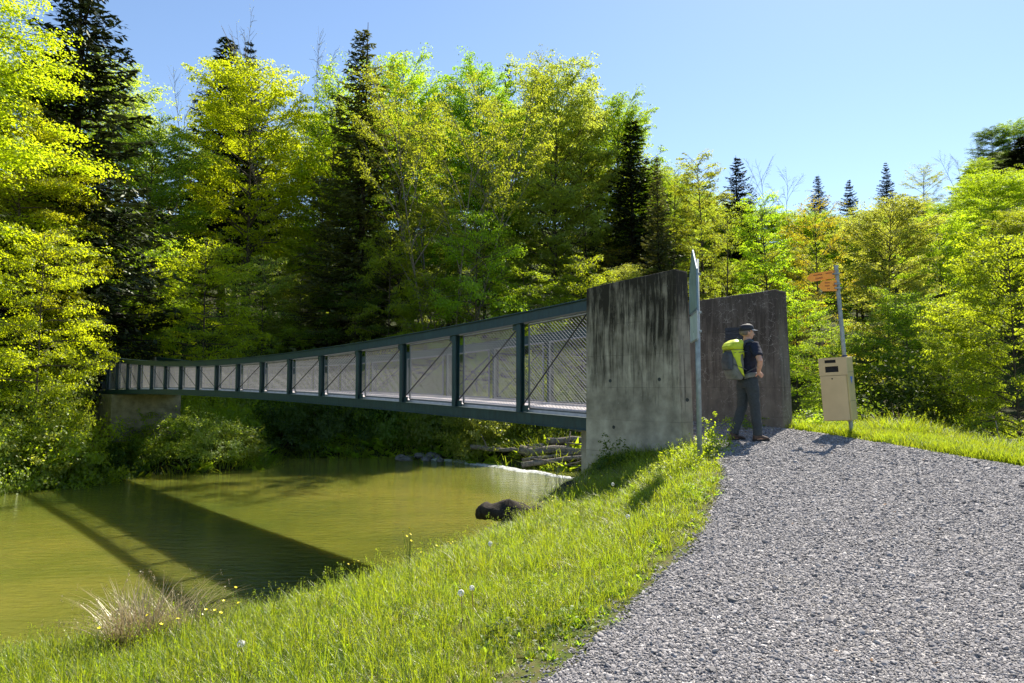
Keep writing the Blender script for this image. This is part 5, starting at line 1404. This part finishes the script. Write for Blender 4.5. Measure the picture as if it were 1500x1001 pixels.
for lay in (0, 1):
    for i in range(n_ + 1):
        q = -1.25 + 2.5 * i / n_; dr_ = -.004 * lay
        V.append(Vector((.004 + .106 * math.cos(q), .086 * math.sin(q), 1.690 + dr_)))
        ln = .075 * math.cos(q * .95) ; V.append(Vector((.004 + .106 * math.cos(q) + max(ln, 0) , .086 * math.sin(q) * 1.02, 1.688 + dr_ - .010 - .010 * (math.sin(q) ** 2))))
F = []
k2 = 2 * (n_ + 1)
for i in range(n_):
    F.append((2 * i, 2 * i + 1, 2 * i + 3, 2 * i + 2)); F.append((k2 + 2 * i, k2 + 2 * i + 2, k2 + 2 * i + 3, k2 + 2 * i + 1)); F.append((2 * i + 1, k2 + 2 * i + 1, k2 + 2 * i + 3, 2 * i + 3))
t.add(V, F); head_turn(t); t.build('cap_peak', capw, cap, smooth=True)

# rucksack
pack = empty('rucksack', person.matrix_basis @ Vector((0, 0, 0)), 'lime green and grey hiking rucksack on the back of the hiker', 'rucksack', None, HEAD)
pack.location = person.location
lime = simple('lime_nylon', (0.50, 0.60, 0.012), 0.5, 0, 18, 0.18, bump=0.01); grey = simple('grey_nylon', (0.13, 0.14, 0.125), 0.55, 0, 18, 0.25, bump=0.01); dgrey = simple('slate_nylon', (0.05, 0.06, 0.075), 0.55, 0, 18, 0.25, bump=0.01)
def sup(cx, cy, z, a, b, k=24, e=0.75):
    out = []
    for j in range(k):
        q = 2 * math.pi * j / k; c_, s_ = math.cos(q), math.sin(q)
        out.append(Vector((cx + a * math.copysign(abs(c_) ** e, c_), cy + b * math.copysign(abs(s_) ** e, s_), z)))
    return out
t = MB(); t.loft([sup(-.225, 0, .915, .05, .10), sup(-.235, 0, .93, .085, .135), sup(-.245, 0, 1.0, .108, .152), sup(-.25, 0, 1.12, .118, .158), sup(-.25, 0, 1.25, .115, .155), sup(-.245, 0, 1.36, .105, .148), sup(-.24, 0, 1.40, .09, .13)])
main = finish(t, 'main_bag', grey, pack, 0.009, 3, 0.006, 12, 3)
t = MB(); t.loft([sup(-.25, 0, 1.365, .11, .14), sup(-.262, 0, 1.38, .135, .155), sup(-.268, 0, 1.42, .140, .156), sup(-.240, 0, 1.475, .118, .148), sup(-.20, 0, 1.515, .082, .125), sup(-.175, 0, 1.53, .045, .08)])
finish(t, 'lid', lime, pack, 0.009, 3, 0.008, 10, 4)
# slate front pocket
t = MB(); t.loft([sup(-.345, 0, 1.06, .03, .08), sup(-.36, 0, 1.08, .045, .115), sup(-.365, 0, 1.18, .050, .120), sup(-.355, 0, 1.30, .045, .11), sup(-.345, 0, 1.34, .03, .09)])
finish(t, 'front_pocket', dgrey, pack, 0.008, 3, 0.004, 14, 6)
# lime side flames following the bag
def shell(name, pts2, side, mat, off=0.006):
    """flat-pattern patch laid on the side of the bag: pts2 are (x, z) outlines"""
    bm = bmesh.new(); vs = [bm.verts.new((x_, 0, z_)) for x_, z_ in pts2]; bm.faces.new(vs); bmesh.ops.triangulate(bm, faces=bm.faces)
    bmesh.ops.subdivide_edges(bm, edges=bm.edges[:], cuts=3, use_grid_fill=True)
    for v in bm.verts:
        z_ = v.co.z; a = .122; b_ = .164; q = min(1, abs((v.co.x + .25) / a)); v.co.y = side * (b_ * (1 - q ** 2.6) ** (1 / 2.6) + off)
    res = bmesh.ops.extrude_face_region(bm, geom=bm.faces[:])
    for g in res['geom']:
        if isinstance(g, bmesh.types.BMVert): g.co.y -= side * 0.012
    bmesh.ops.recalc_face_normals(bm, faces=bm.faces)
    me = bpy.data.meshes.new(name); bm.to_mesh(me); bm.free(); return link_mesh(name, me, mat, pack)
for sd in (-1, 1):
    shell('lime_panel', [(-.14, 1.36), (-.36, 1.36), (-.345, 1.27), (-.31, 1.19), (-.29, 1.09), (-.23, 1.00), (-.175, .965), (-.225, 1.10), (-.255, 1.20), (-.25, 1.29), (-.20, 1.31), (-.14, 1.24)], sd, lime)
    t = MB(); t.tube([(-.15, sd * .10, .96), (-.10, sd * .155, .985), (0.0, sd * .178, 1.0), (.09, sd * .14, 1.0), (.13, sd * .06, .99)], [(.012, .035), (.014, .04), (.012, .035), (.010, .022), (.008, .014)], 10)
    t.build('hip_belt', grey, pack, smooth=True)
    t = MB(); t.tube([(-.15, sd * .07, 1.38), (-.10, sd * .085, 1.49), (-.02, sd * .095, 1.515), (.06, sd * .105, 1.47), (.115, sd * .11, 1.36), (.10, sd * .14, 1.22), (.0, sd * .19, 1.10), (-.14, sd * .14, 1.02)], [(.012, .028), (.012, .03), (.012, .03), (.012, .03), (.012, .03), (.010, .022), (.006, .010), (.005, .008)], 8)
    t.build('shoulder_strap', dgrey, pack, smooth=True)
    t = MB(); t.tube([(-.13, sd * .168, 1.34), (-.24, sd * .176, 1.33), (-.34, sd * .14, 1.32)], 0.006, 6); t.tube([(-.14, sd * .170, 1.06), (-.25, sd * .178, 1.10), (-.36, sd * .13, 1.15)], 0.006, 6)
    t.build('compression_strap', dgrey, pack, smooth=True)
t = MB(); t.tube([(-.13, 0, 1.40), (-.135, 0, 1.53), (-.16, 0, 1.56), (-.18, 0, 1.54)], .008, 6); t.build('haul_loop', dgrey, pack, smooth=True)

tot = {}
for o in bpy.data.objects:
    if o.type == 'MESH': tot[o.data.name] = sum(len(p.vertices) - 2 for p in o.data.polygons) if len(o.data.polygons) < 2000 else 2 * len(o.data.polygons)
print('TRIS', sum(tot.values()), sorted(((v, k) for k, v in tot.items()), reverse=True)[:16])
